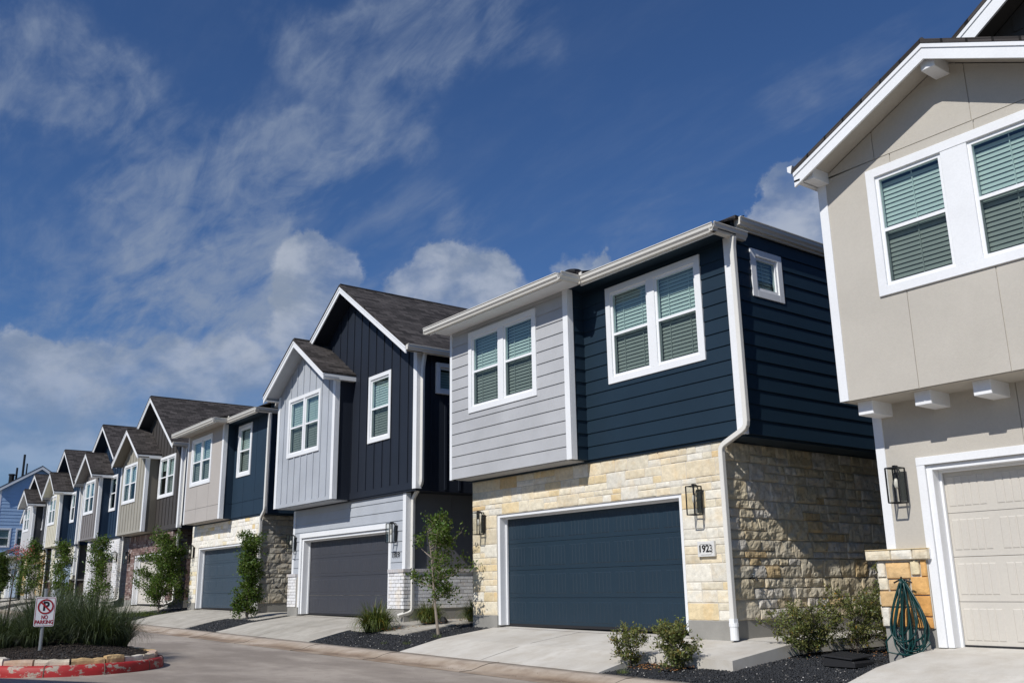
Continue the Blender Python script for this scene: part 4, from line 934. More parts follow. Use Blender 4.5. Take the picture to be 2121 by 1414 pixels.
def blue():
    z0 = .0; X = -75.; r = thing('blue_house', (X, 15, z0), 'sky blue two-storey house with roof vent pipes closing the far end of the row', 'house')
    m = MB(); pl = right(X); y0, y1, ya, za, ze = 11.2, 17.6, 13.7, 9.05, 7.45; s_ = (za - ze) / (ya - y0); lap(m, pl, y0, y1, -.5, 7.3, [(11.3, 12.1, 3.25, 4.5), (12.55, 13.2, 3.3, 4.5)], .24)
    T = lambda y: za - .1 - s_ * abs(y - ya); v = 7.3
    while v < za - .3:
        hw = (za - .1 - v - .24) / s_
        if hw > .1:
            a, b = max(y0, ya - hw), min(y1, ya + hw); pbox(m, pl, a, b, v, v + .24, -.1, .022, .006)
        v += .24
    m.prism([pl.p(y0, 7.3), pl.p(y1, 7.3), pl.p(y1, max(7.3, T(y1))), pl.p(ya, T(ya)), pl.p(y0, T(y0))], (-.1, 0, 0)); m.box(X - 14, X, y0, y0 + .1, -.5, 7.3); m.build('wall', BLUE, r)
    m = MB(); roof_slab(m, [(X + .3, y0 - .3, ze - .2), (X + .3, ya, za), (X - 14, ya, za), (X - 14, y0 - .3, ze - .2)], (1, 0, 0), (0, 1, s_)); roof_slab(m, [(X + .3, ya, za), (X + .3, y1 + .3, za - s_ * (y1 + .3 - ya)), (X - 14, y1 + .3, za - s_ * (y1 + .3 - ya)), (X - 14, ya, za)], (1, 0, 0), (0, -1, s_)); ro = m.build('roof', SHING, r)
    m = MB(); m.prism([(X + .29, y0 - .3, ze - .25), (X + .29, ya, za - .05), (X + .29, ya, za - .27), (X + .29, y0 - .3, ze - .47)], (-.03, 0, 0)); m.prism([(X + .29, y1 + .3, za - s_ * (y1 + .3 - ya) - .05), (X + .29, ya, za - .05), (X + .29, ya, za - .27), (X + .29, y1 + .3, za - s_ * (y1 + .3 - ya) - .27)], (-.03, 0, 0)); m.build('rake_board', WHITE, ro)
    for y, z, h, rr in ((12.05, 8.0, .42, .18), (12.35, 8.25, .75, .07), (12.75, 8.5, 1.5, .08), (12.98, 8.6, .75, .05)):
        m = MB(); m.tube([(X - 1.5, y, z - .3), (X - 1.5, y, z + h)], rr, 8)
        if rr > .1: m.tube([(X - 1.5, y, z + h), (X - 1.5, y, z + h + .1)], rr * 1.25, 8)
        m.build('vent_pipe', BLACK, ro)
    window(r, pl, (11.2, 12.2, 3.2, 4.55), 1, cords=False); window(r, pl, (12.5, 13.25, 3.25, 4.55), 1, cords=False)
    m = MB(); corner(m, X, y0, -.5, 7.3, side=1); m.box(X - .0, X + .03, y0 - .03, y0 + .12, -.5, 7.2); m.build('corner_board', WHITE, r)
blue()
# unseen house added behind the camera to throw the shadow at lower left
def across():
    r = thing('house', (-20, -9, -1.2), 'tan gabled house across the street, unseen, added to shade the street corner', 'house')
    m = MB(); lap(m, PL((0, -5.6, 0), (-1, 0, 0), (0, 1, 0)), 13.2, 26.8, -1.3, 5.2); m.box(-26.8, -13.2, -16, -5.72, -1.3, 5.2); m.build('wall', CREAM, r)
    m = MB(); roof_slab(m, [(-27.2, -5.1, 5.2), (-27.2, -10.8, 7.0), (-12.8, -10.8, 7.0), (-12.8, -5.1, 5.2)], (1, 0, 0), (0, -1, .3)); roof_slab(m, [(-27.2, -10.8, 7.0), (-27.2, -16.5, 5.2), (-12.8, -16.5, 5.2), (-12.8, -10.8, 7.0)], (1, 0, 0), (0, 1, .3)); m.build('roof', SHING, r)
    m = MB(); pbox(m, PL((0, -5.6, 0), (-1, 0, 0), (0, 1, 0)), 15, 20, -1.2, 1, .03, .06); m.build('garage_door', GDC, r)
    r.location = (-15.9, -9.4, -1.2); r.rotation_euler.z = math.radians(29.2)
across()

# ---------------------------------------------------------------- lanterns, numbers, small fittings
for x, z, y, l in [(-15.72, 1.27, D0 - .03, 'black box lantern on limestone left of the 1923 garage door'), (-9.90, 1.27, D0 - .03, 'black box lantern on limestone above the 1923 plaque'),
                   (-24.80, 1.27, D0 - .02, 'black box lantern on grey siding left of the slate garage door'), (-19.26, 1.27, D0 - .02, 'black box lantern above the number 1919'),
                   (-6.52, 1.19, D0 - .01, 'black box lantern with visible bulb on the warm grey stucco wall at right'),
                   (-33.15, 1.35, D0 - .03, 'black box lantern on creamy stone left of the blue-grey garage door'), (-27.50, 1.34, D0 - .03, 'black box lantern on creamy stone behind the columnar tree'),
                   (-41.0, 1.40, D0 - .02, 'black box lantern on mauve brick left of the cream garage door'), (-35.85, 1.40, D0 - .02, 'black box lantern on mauve brick above the spreading shrub'),
                   (-42.95, 1.50, D0 - .02, 'black box lantern on the white brick house, right of its garage door'), (-50.95, 1.52, D0 - .02, 'black box lantern on cream siding right of the light blue garage door'),
                   (-58.6, 1.60, D0 - .03, 'black box lantern on the golden stone of the charcoal house')]:
    lantern(x, y, z, l)
def text_mesh(s, size, depth, loc, mat, parent=None, name='number', wid=1.0, rot=(math.pi / 2, 0, 0), align='CENTER', bold=.0):
    cu = bpy.data.curves.new('t', 'FONT'); cu.body = s; cu.size = size; cu.extrude = depth; cu.align_x = align; cu.align_y = 'CENTER'; cu.offset = bold
    tmp = bpy.data.objects.new('t', cu); me = bpy.data.meshes.new_from_object(tmp); me.name = name; bpy.data.objects.remove(tmp)
    R_ = Matrix.LocRotScale(None, __import__('mathutils').Euler(rot), (wid, 1, 1)); me.transform(R_); me.materials.clear(); me.materials.append(mat)
    o = bpy.data.objects.new(name, me); COL.objects.link(o); l = Vector(loc)
    if parent is not None: o.parent = parent; o.location = l - ROOTLOC[parent]
    else: o.location = l
    return o
pq = thing('address_plaque', (-9.82, D0 - .035, .52), 'white cast plaque reading 1923 set in the limestone beside the navy garage door', 'address sign')
m = MB(); pf = front(D0 - .035); pbox(m, pf, -9.99, -9.655, .405, .635, -.02, .03)
m.build('plate', PLQ, pq, bevel=.004)
m = MB(); a, b, c, d = -9.955, -9.69, .44, .60
for (x0, x1, z0_, z1_) in ((a, b, c - .004, c + .006), (a, b, d - .006, d + .004)): pbox(m, pf, x0 + .03, x1 - .03, z0_, z1_, .028, .038)
for x_ in (a, b): pbox(m, pf, x_ - .005, x_ + .005, c + .03, d - .03, .028, .038)
for sx in (a, b):
    for sz in (c, d):
        dx = .03 if sx == a else -.03; dz = .03 if sz == c else -.03; m.tube([pf.p(sx + dx, sz, .033), pf.p(sx + dx, sz + dz * .6, .033), pf.p(sx, sz + dz, .033)], .006, 4)
m.build('border', PLQ, pq)
text_mesh('1923', .15, .003, (-9.822, D0 - .035 - .034, .52), INK, pq, 'digits', .98, bold=.003)
hn = text_mesh('1919', .19, .005, (-19.235, D0 - .042, .755), INK, None, 'house_number', .92)
tag(hn, 'black metal digits 1919 on pale grey siding beside the slate garage door', 'address sign')
def faucet(x, y, z, label, side=True):
    r = thing('hose_faucet', (x, y, z), label, 'tap', 'wall taps'); m = MB(); dx, dy = (1, 0) if side else (0, -1)
    P = lambda a, b, zz=0: (x + dx * a + (dy == 0) * 0 + (0 if side else b), y + (b if side else dy * a), z + zz)
    m.tube([P(0, 0), P(.06, 0), P(.10, 0), P(.13, 0, -.045)], .016, 8); m.tube([P(-.0, 0), P(.012, 0)], .035, 10); m.build('spout', BLACK, r)
    m = MB(); m.tube([P(.06, 0), P(.06, 0, .045)], .008, 6); m.tube([P(.06, 0, .045), P(.06, 0, .058)], .028, 10); m.build('handle', STEEL, r)
faucet(-9.40, 11.62, .08, 'small black tap sticking out of the limestone side wall'); faucet(-27.2, 11.7, .10, 'small black tap on the side wall of the creamy stone house')
# utility box lid in the gravel
r = thing('valve_box', (-7.32, 10.85, -1.0), 'black plastic irrigation valve box lid tilted up out of the black gravel', 'valve box'); m = MB()
m.prism([(-7.55, 10.62, -1.03), (-7.10, 10.62, -1.03), (-7.10, 10.62, -.965), (-7.16, 10.62, -.935), (-7.52, 10.62, -.91), (-7.55, 10.62, -.93)], (0, .42, -.0)); m.build('box_body', RUBBER, r, bevel=.01)
m = MB(); m.prism([(-7.56, 10.60, -.905), (-7.12, 10.60, -.935), (-7.12, 11.06, -.915), (-7.56, 11.06, -.885)], (0, 0, .018)); m.build('lid', RUBBER, r, bevel=.004)

# green hose hanging on a hook
hk = thing('hose_hook', (-6.56, 11.14, .0), 'dark metal hose hanger screwed to the orange stone pillar', 'hook'); m = MB(); m.tube([(-6.56, 11.16, .0), (-6.56, 11.0, .0), (-6.56, 10.97, .05)], .012, 6); m.tube([(-6.68, 11.0, -.02), (-6.60, 11.0, .015), (-6.52, 11.0, .015), (-6.44, 11.0, -.02)], .010, 6); m.build('bracket', BLACK, hk)
random.seed(4); m = MB()
pts = []; loops = [(.13, -.80, -.03), (.33, -.78, .02), (.20, -.86, -.02), (.10, -.84, .03), (.30, -.86, .0), (.24, -.72, -.05), (.36, -.70, .04), (.07, -.82, .02), (.27, -.83, .05), (.16, -.62, -.08), (.31, -.80, .06), (.05, -.86, .0)]
for k, (w, zb_, off) in enumerate(loops):
    for i in range(26):
        t_ = i / 26 * 2 * math.pi; H = .02 - zb_; z = .02 - H * (1 - math.cos(t_)) / 2 + .012 * math.sin(k * 2 + i * .4); fr = (1 - math.cos(t_)) / 2
        x = -6.56 + (off + .025 * math.sin(k * 1.7)) * fr + w * .98 * math.sin(t_) * (.16 + .84 * fr ** .9); y = 11.02 - .05 * rnd() * 0 - .045 * math.sin(k * 2.1 + t_) - .01 * (k % 3) - .05 * fr
        pts.append((x, y, z))
m.tube(pts, .0105, 6)
m.tube([(-6.58, 10.98, .03), (-6.64, 10.97, -.3), (-6.72, 10.95, -.6), (-6.84, 10.94, -.72), (-6.82, 10.93, -.84), (-6.6, 10.9, -.865), (-6.4, 10.92, -.85), (-6.3, 11.0, -.72), (-6.36, 11.05, -.62), (-6.44, 11.06, -.68), (-6.40, 11.02, -.74)], .0105, 6)
tag(m.build('garden_hose', HOSE, smooth=True), 'dark green garden hose hanging in long loops on the orange stone pillar', 'hose')

# ---------------------------------------------------------------- driveways, beds
def poly_sheet(name, polys, f, mat, thick=0, dz=0, kind='structure', cell=.5):
    """polys: (x0,x1,y0,y1) rectangles following f"""
    mb = MB()
    for x0, x1, y0, y1 in polys:
        nx = max(1, int((x1 - x0) / 2)); ys = sorted({y0, y1, *[y for y in (9.05, 9.5, 9.95, 10.5, 11.2, 11.6) if y0 < y < y1]}); xs = [x0 + (x1 - x0) * i / nx for i in range(nx + 1)]; n = len(xs)
        mb.add([(x, y, f(x, y) + dz) for y in ys for x in xs], [(j * n + i, j * n + i + 1, (j + 1) * n + i + 1, (j + 1) * n + i) for j in range(len(ys) - 1) for i in range(n - 1)])
        if thick:
            for s_ in ([(x, ys[0]) for x in xs], [(xs[-1], y) for y in ys], [(x, ys[-1]) for x in reversed(xs)], [(xs[0], y) for y in reversed(ys)]):
                for (a, b), (c, d) in zip(s_, s_[1:]): mb.add([(a, b, f(a, b) - thick + dz), (c, d, f(c, d) - thick + dz), (c, d, f(c, d) + dz), (a, b, f(a, b) + dz)], [(0, 1, 2, 3)])
    o = mb.build(name, mat); o['kind'] = kind; return o
def zd0(x, y): return zd(x, y) - sl(x) - .002      # the right-hand house sits a little lower
poly_sheet('bed_soil', [(-120, 4, 9.06, 22)], zg, DIRT)
def drive(x0, x1, extra, mat, joints, f=zd):
    o = poly_sheet('driveway', [(x0, x1, 9.05, 11.55)] + extra, f, mat, .16)
    m = MB()
    for (xa, ya, xb_, yb2) in joints:
        n = 6
        for i in range(n):
            p, q = [(xa + (xb_ - xa) * t_, ya + (yb2 - ya) * t_) for t_ in (i / n, (i + 1) / n)]; w = .007
            dx, dy = (w, 0) if abs(xa - xb_) < abs(ya - yb2) else (0, w)
            m.add([(p[0] - dx, p[1] - dy, f(*p) + .003), (p[0] + dx, p[1] + dy, f(*p) + .003), (q[0] + dx, q[1] + dy, f(*q) + .003), (q[0] - dx, q[1] - dy, f(*q) + .003)], [(0, 1, 2, 3)])
    m.build('control_joint', JOINT, o); return o
drive(-15.40, -10.05, [(-10.05, -8.45, 9.95, 14.5)], DRIVE, [(-12.85, 9.06, -12.85, 11.2), (-15.4, 11.18, -10.0, 11.18), (-10.05, 9.95, -10.05, 11.2), (-9.35, 11.3, -8.45, 11.3)])
drive(-6.38, -.9, [], DRIVE, [(-3.7, 9.06, -3.7, 11.2)], zd0)
drive(-24.75, -19.2, [(-19.2, -16.9, 10.05, 14.0)], DRIVE2, [(-22.1, 9.06, -22.1, 11.2), (-24.7, 11.18, -19.3, 11.18), (-19.2, 9.06, -19.2, 11.2)])
drive(-33.0, -27.2, [(-27.2, -25.2, 10.3, 14.0)], DRIVE2, [(-30.2, 9.06, -30.2, 11.2), (-33, 11.18, -27.2, 11.18)])
for x0, x1 in ((-40.8, -35.6), (-47.8, -43.2), (-55.3, -50.8), (-62.8, -58.6), (-69, -64.4)): drive(x0, x1, [], DRIVE2, [((x0 + x1) / 2, 9.06, (x0 + x1) / 2, 11.2)])

def rocks(name, count, area, zfun, rr, cols, mat, label, cat, flat=.65, kind='stuff'):
    rng = np.random.default_rng(count); base = np.array([(1, 0, 0), (-1, 0, 0), (0, 1, 0), (0, -1, 0), (0, 0, 1), (0, 0, -1)], float)
    F = [(0, 2, 4), (2, 1, 4), (1, 3, 4), (3, 0, 4), (2, 0, 5), (1, 2, 5), (3, 1, 5), (0, 3, 5)]
    P = []
    while len(P) < count:
        i = rng.integers(len(area)); x0, x1, y0, y1, w = area[i]
        if rng.random() > w: continue
        P.append((rng.uniform(x0, x1), rng.uniform(y0, y1)))
    P = np.array(P); z = np.array([zfun(x, y) for x, y in P]); r = rng.uniform(*rr, count); V = np.empty((count, 6, 3))
    A = rng.normal(size=(count, 3, 3)); Q = np.linalg.qr(A)[0]; sc = rng.uniform(.55, 1.2, (count, 6, 1)); v = base[None] * sc
    v = np.einsum('nij,nkj->nki', Q, v) * r[:, None, None]; v[:, :, 2] *= flat
    V = v; V[:, :, 0] += P[:, None, 0]; V[:, :, 1] += P[:, None, 1]; V[:, :, 2] += (z + r * rng.uniform(-.1, .8, count))[:, None]
    me = bpy.data.meshes.new(name); f = (np.array(F)[None] + (np.arange(count) * 6)[:, None, None]).reshape(-1, 3)
    me.vertices.add(count * 6); me.vertices.foreach_set('co', V.reshape(-1)); me.loops.add(f.size); me.loops.foreach_set('vertex_index', f.reshape(-1).astype(np.int32)); me.polygons.add(len(f)); me.polygons.foreach_set('loop_start', (np.arange(len(f)) * 3).astype(np.int32)); me.update(calc_edges=True)
    ca = me.color_attributes.new('tint', 'FLOAT_COLOR', 'POINT'); cc = np.array(cols)[rng.choice(len(cols), count, p=COLP(len(cols)))]; cc = np.repeat(cc * rng.uniform(.6, 1.4, (count, 1)), 6, 0); ca.data.foreach_set('color', np.c_[cc, np.ones(len(cc))].astype(np.float32).reshape(-1))
    me.materials.append(mat); o = bpy.data.objects.new(name, me); COL.objects.link(o); tag(o, label, cat, kind=kind); return o
def COLP(n): p = np.array([.93] + [.07 / (n - 1)] * (n - 1)) if n > 1 else np.array([1.0]); return p / p.sum()
GC = [(.022, .024, .028), (.05, .05, .055), (.16, .15, .14), (.013, .014, .017)]
rocks('black_gravel', 26000, [(-10.02, -6.42, 9.08, 9.95, .9), (-8.43, -6.42, 9.95, 11.1, .95), (-8.43, -7.0, 11.1, 14.5, .35)], zg, (.010, .022), GC, GRAV, 'black gravel bed between the 1923 drive and the right-hand stucco house', 'gravel')
rocks('black_gravel', 15000, [(-19.15, -15.45, 9.08, 10.0, 1), (-16.85, -15.45, 10.0, 11.2, .6), (-16.85, -16.2, 11.2, 13, .2)], zg, (.013, .026), GC, GRAV, 'black gravel bed below the young leaning tree', 'gravel')
rocks('black_gravel', 6000, [(-27.15, -24.8, 9.08, 10.3, 1), (-25.1, -24.8, 10.3, 11.5, .3)], zg, (.018, .032), GC, GRAV, 'black gravel bed under the columnar tree', 'gravel')
rocks('black_gravel', 4000, [(-35.5, -33.1, 9.08, 11.5, 1)], zg, (.02, .04), GC, GRAV, 'black gravel bed around the wide spreading shrub', 'gravel')
rocks('white_pebbles', 70, [(-9.9, -6.45, 9.1, 11.0, 1), (-18, -15.5, 9.1, 10, 1)], lambda x, y: zg(x, y) + .018, (.008, .016), [(.6, .58, .55)], GRAV, 'a few white pebbles scattered on the black gravel', 'pebbles')
rocks('fallen_leaves', 420, [(-9.95, -9.5, 9.5, 9.95, 1), (-9.5, -9.05, 9.55, 10, 1), (-8.6, -7.4, 10.9, 12.6, .8), (-18.8, -16.9, 9.9, 10.5, 1), (-17.9, -16.2, 10.8, 12.0, .9)], lambda x, y: zg(x, y) + (.03 if x > -11 else .10), (.012, .026), [(.30, .14, .05), (.42, .26, .12), (.2, .1, .05)], GRAV, 'dry orange leaves fallen under the shrubs', 'leaves', .25)

# ---------------------------------------------------------------- plants
def leaf_mesh(name, P, size, mat, parent=None, nrm=None, up=.3, aspect=.5, seed=1, cols=None, origin=(0, 0, 0)):
    rng = np.random.default_rng(seed); n = len(P); P = np.asarray(P, float) - np.array(origin)
    d = rng.normal(size=(n, 3)); d[:, 2] += up; d /= np.linalg.norm(d, axis=1)[:, None]
    a = rng.normal(size=(n, 3)); s = np.cross(d, a); s /= np.linalg.norm(s, axis=1)[:, None]; nn = np.cross(d, s)
    L_ = rng.uniform(size[0], size[1], n)[:, None]; w = L_ * aspect / 2
    V = np.stack([P, P + d * L_ * .5 + s * w + nn * w * .35, P + d * L_, P + d * L_ * .5 - s * w + nn * w * .35], 1)
    f = (np.array([(0, 1, 2), (0, 2, 3)])[None] + (np.arange(n) * 4)[:, None, None]).reshape(-1, 3)
    me = bpy.data.meshes.new(name); me.vertices.add(n * 4); me.vertices.foreach_set('co', V.reshape(-1)); me.loops.add(f.size); me.loops.foreach_set('vertex_index', f.reshape(-1).astype(np.int32)); me.polygons.add(len(f)); me.polygons.foreach_set('loop_start', (np.arange(len(f)) * 3).astype(np.int32)); me.update(calc_edges=True)
    b = rng.uniform(.55, 1.5, n); c = np.stack([b * rng.uniform(.85, 1.3, n), b, b * rng.uniform(.7, 1.1, n)], 1)
    if cols is not None:
        k = rng.random(n) < cols[0]; c[k] = np.array(cols[1])
    c = np.repeat(c, 4, 0); ca = me.color_attributes.new('tint', 'FLOAT_COLOR', 'POINT'); ca.data.foreach_set('color', np.c_[c, np.ones(len(c))].astype(np.float32).reshape(-1))
    me.materials.append(mat); o = bpy.data.objects.new(name, me); COL.objects.link(o)
    if parent is not None: o.parent = parent
    return o
def branchy(base, h, spread, seed, nb=26, lean=(0, 0), low=.1, trunk_r=.03, prof=None, per=70, tip=.12, leaf=(.04, .07), ls=2, sub=3, bark=None, mat=None, name='tree', label='', cat='tree', bl=1.0, up=.3, aspect=.5, cols=None, group=None, crown='crown'):
    """a tree or shrub: bent trunk, limbs with twigs, leaves clumped along the twigs"""
    rnd_ = random.Random(seed); r = thing(name, base, label, cat, group); bx, by, bz = base; m = MB(); pts = []
    tr = []; 
    for i in range(9):
        t_ = i / 8; tr.append(Vector((bx + lean[0] * t_ + .03 * h * math.sin(t_ * 5 + seed), by + lean[1] * t_ + .02 * h * math.sin(t_ * 4 + seed * 2), bz + h * .93 * t_)))
    m.tube([tuple(p) for p in tr], [max(.004, trunk_r * (1 - .85 * i / 8)) for i in range(9)], 7)
    for k in range(nb):
        t_ = low + (1 - low) * (k + rnd_.random()) / nb; i = min(7, int(t_ * 8)); p0 = tr[i].lerp(tr[i + 1], t_ * 8 - i)
        w = spread * (prof(t_) if prof else math.sin(math.pi * min(1, .15 + t_ * .85)) ** .7) * rnd_.uniform(.45, 1.15); an = rnd_.uniform(0, 2 * math.pi)
        d = Vector((math.cos(an), math.sin(an), rnd_.uniform(.25, 1.1))).normalized()
        if name == 'young_tree' and d.y < -.35: d.y = -d.y
        e = p0 + d * w * bl; mid = p0.lerp(e, .5) + Vector((0, 0, -.06 * w))
        m.tube([tuple(p0), tuple(mid), tuple(e)], [trunk_r * .35, trunk_r * .22, .003], 5)
        for q in range(sub):
            a = p0.lerp(e, rnd_.uniform(.35, 1)); dd = Vector((rnd_.gauss(0, 1), rnd_.gauss(0, 1), rnd_.gauss(.4, .7))).normalized(); b = a + dd * tip * rnd_.uniform(.8, 2.6)
            m.tube([tuple(a), tuple(b)], [.005, .002], 4)
            for j in range(int(per * rnd_.uniform(.4, 1.4))):
                c = a.lerp(b, rnd_.random()); g_ = tip * .45; pts.append((c.x + rnd_.gauss(0, g_), c.y + rnd_.gauss(0, g_), max(bz + .02, c.z + rnd_.gauss(0, g_))))
    m.build('trunk', bark or BARK, r)
    leaf_mesh(crown, pts, leaf, mat or LEAF, r, seed=seed, origin=base, up=up, aspect=aspect, cols=cols)
    return r
# shrubs in the gravel
for (x, y, h, s, sd_, l) in [(-10.0, 9.62, .47, .34, 31, 'left of the two loose broad-leaved shrubs in front of the navy garage door, thinner'), (-9.22, 9.72, .55, .40, 32, 'dense shrub with orange base leaves beside the concrete slab corner'),
                          (-8.28, 11.30, .46, .56, 33, 'shrub nearest the valve box, at the corner of the side walk'), (-8.05, 12.15, .62, .66, 34, 'middle shrub of the three along the limestone side wall'), (-8.00, 13.2, 1.0, .62, 35, 'rearmost shrub of the three, against the orange pillar')]:
    branchy((x, y, zg(x, y)), h, s, sd_, nb=(48 if sd_ < 33 else 56) if sd_ != 31 else 34, low=.02, trunk_r=.010, prof=lambda t: .75 + .25 * math.sin(math.pi * t), per=24 if sd_ != 31 else 15, tip=.055, leaf=(.028, .055), sub=4, bark=BARKD, mat=SHRUBL, name='shrub', cat='shrub', label=l, bl=1.0, up=.8, aspect=.45, cols=(.02, (2.2, 1.1, .4)), group='broad-leaved shrubs in the gravel beds', crown='foliage')
# young leaning tree by 1919
branchy((-15.98, 10.25, zg(-16.0, 10.2) + .0), 2.22, .78, 41, nb=32, low=.30, lean=(-.42, .0), trunk_r=.032, prof=lambda t: .35 + 1.0 * math.sin(math.pi * min(1, (t - .25) / .8)) if t > .25 else .2, per=30, tip=.12, leaf=(.05, .09), sub=4, mat=LEAF, name='young_tree', label='young leaning tree with thin pale trunk and airy crown before the charcoal side wall', cat='tree', up=.5)
# columnar tree at H3
branchy((-25.95, 10.35, zg(-25.9, 10.3)), 2.35, .52, 42, nb=44, low=.06, trunk_r=.04, prof=lambda t: .9 - .35 * t, per=62, tip=.13, leaf=(.05, .09), sub=4, mat=LEAF, name='columnar_tree', label='dense upright glossy-leaved tree in front of the blue-grey garage door', cat='tree')
branchy((-33.9, 10.4, zg(-33.9, 10.4)), 2.45, 1.15, 43, nb=52, low=.03, trunk_r=.03, prof=lambda t: 1.05 - .35 * t, per=62, tip=.16, leaf=(.06, .10), sub=4, mat=LEAF, name='spreading_shrub', label='wide spreading shrub with long arching shoots between the mauve brick and creamy stone houses', cat='shrub')
branchy((-42.0, 10.3, zg(-42, 10.3)), 2.9, .62, 44, nb=26, low=.05, trunk_r=.03, per=44, tip=.20, leaf=(.07, .12), sub=4, mat=LEAF, name='columnar_tree', label='slender tree standing before the white brick house', cat='tree', prof=lambda t: .9 - .4 * t)
branchy((-48.6, 10.3, zg(-48, 10.3)), 3.0, .62, 45, nb=24, low=.05, trunk_r=.03, per=42, tip=.20, leaf=(.08, .13), sub=4, mat=LEAF, name='columnar_tree', label='slender tree in front of the light blue garage door of the cream house', cat='tree', prof=lambda t: .9 - .4 * t)
branchy((-56.2, 10.3, zg(-55, 10.3)), 3.3, .85, 46, nb=28, low=.12, trunk_r=.03, per=48, tip=.24, leaf=(.08, .13), sub=4, mat=LEAF, name='columnar_tree', label='round-topped tree in front of the golden stone wall', cat='tree')
branchy((-64.0, 10.0, zg(-64, 10.3)), 2.7, .85, 47, nb=40, low=.05, trunk_r=.03, per=80, tip=.22, leaf=(.09, .14), sub=4, mat=LEAFD, name='columnar_tree', label='dense dark green tree at the left edge in front of the last house', cat='tree', prof=lambda t: 1.0 - .5 * t)
# crape myrtle at the left edge
r = branchy((-36.5, 6.1, zs(-36)), 2.65, .55, 48, nb=10, low=.62, trunk_r=.035, per=10, tip=.10, leaf=(.05, .08), sub=2, bark=BARKD, mat=LEAFD, name='flowering_tree', label='dark-stemmed crape myrtle with a few pink blossoms at the left edge', cat='tree', lean=(.25, .15))
rr_ = random.Random(9); leaf_mesh('blossom', [(-36.2 + rr_.gauss(0, .16), 6.25 + rr_.gauss(0, .16), zs(-36) + 2.45 + rr_.gauss(0, .12)) for _ in range(260)], (.03, .05), PINK, r, seed=3, origin=(-36.5, 6.1, zs(-36)), aspect=.9)

def blades(name, n, L_, seed, mat, w=.006, spread=.12, droop=1.0, tilt=(.05, .8), brown=.0):
    """clump of arching blades round the origin"""
    rg = random.Random(seed); m = MB()
    for i in range(n):
        a = rg.uniform(0, 2 * math.pi); r0 = spread * math.sqrt(rg.random()); x, y, z = r0 * math.cos(a), r0 * math.sin(a), 0.0; a += rg.gauss(0, .5)
        t_ = rg.uniform(*tilt); ln = L_ * rg.uniform(.55, 1.15); seg = 6; th = t_ * .55; dr = droop * rg.uniform(.3, 1.3) * (.4 + t_); P = []
        for k in range(seg + 1):
            P.append((x, y, z)); st = ln / seg; x += math.sin(th) * math.cos(a) * st; y += math.sin(th) * math.sin(a) * st; z = max(.005, z + math.cos(th) * st); th += dr * .28 * (k + 1) / seg * 1.6
        b = rg.uniform(.35, 2.1); m.tint = (b, b, b * rg.uniform(.8, 1.2)) if rg.random() > brown else (3.2, 1.6, .8)
        sx, sy = -math.sin(a) * w, math.cos(a) * w; vs = []
        for k, p in enumerate(P):
            f = 1 - .92 * (k / seg) ** 1.5; vs += [(p[0] - sx * f, p[1] - sy * f, p[2]), (p[0] + sx * f, p[1] + sy * f, p[2])]
        m.add(vs, [(2 * k, 2 * k + 1, 2 * k + 3, 2 * k + 2) for k in range(seg)])
    return m.build(name, mat)
# liriope clumps beside 1919
gl_ = [(-18.20, 10.1, 1.3, 'bushy grass clump at the corner of the white brick base'), (-17.75, 11.15, 1.0, 'middle grass clump with brown base against the white brick side wall'), (-17.05, 11.9, 1.0, 'rear grass clump beside the limestone corner of the navy house')]
g0 = blades('grass_clump', 800, .50, 5, GRASSY, .008, .17, 1.6, (.05, 1.35), .10)
for i, (x, y, s_, l) in enumerate(gl_):
    o = g0 if i == 0 else g0.copy()
    if i: COL.objects.link(o)
    o.location = (x, y, zg(x, y) + (.05 if i else .02)); o.scale = (s_, s_, s_); o.rotation_euler.z = i * 1.7; tag(o, l, 'grass clump', 'grass clumps beside house 1919')
m = MB(); m.tube([(-17.35, 11.25, zg(-17.4, 11.2) - .02), (-17.35, 11.25, zg(-17.4, 11.2) + .10), (-17.34, 11.25, zg(-17.4, 11.2) + .17)], [.10, .11, .04], 7); tag(m.build('black_rock', RUBBER), 'small dark rounded cover standing behind the thin tree trunk', 'rock')
# weeds
for k, (x, y, s_) in enumerate([(-9.72, 9.2, .3), (-15.9, 9.5, .3), (-16.6, 9.4, .25), (-15.4 - .25, 10.0, .35)]):
    o = blades('weed', 60, .35, 60 + k, GRASSY, .005, .2, 1.5, (.3, 1.4)); o.location = (x, y, zg(x, y) + .01); o.scale = (s_ * 1.6, s_, s_)
    tag(o, ['tiny green weed at the kerb in front of the left shrub', 'low weed at the right end of the bed under the young tree', 'low weed in the middle of the bed under the young tree', 'low weed right by the foot of the young tree'][k], 'weed', 'weeds in the gravel beds')
# low ground cover under the spreading shrub
m = blades('ground_cover', 1500, .22, 77, GRASSY, .008, 1.2, 1.6, (.3, 1.4)); m.location = (-34.2, 9.9, zg(-34, 9.9)); tag(m, 'low green ground cover under the wide spreading shrub', 'ground cover', kind='stuff')

# ---------------------------------------------------------------- island with red kerb, sign and grasses
def outline(off, n=26, xend=-27.0, cx=-17.15, cy=3.9, R_=1.42):
    r_ = R_ - off; P = [(xend, cy - r_)]
    for i in range(int((cx - xend) / .6)): P.append((xend + .6 * (i + 1) if xend + .6 * (i + 1) < cx else cx, cy - r_))
    for i in range(n + 1): a = -math.pi / 2 + math.pi * i / n; P.append((cx + r_ * math.cos(a) * 1.0, cy + r_ * math.sin(a)))
    for i in range(int((cx - xend) / .6)): P.append((cx - .6 * (i + 1), cy + r_))
    return P
isl = thing('traffic_island', (-17.15, 3.9, zs(-17)), 'planted traffic island with a flaking red painted kerb and stone edging', 'traffic island')
m = MB(); prof2 = [(0, -.03), (.0, .05), (.012, .13), (.035, .155), (.08, .16), (.16, .158), (.17, .05)]; O = [outline(o_) for o_, _ in prof2]; n = len(O[0])
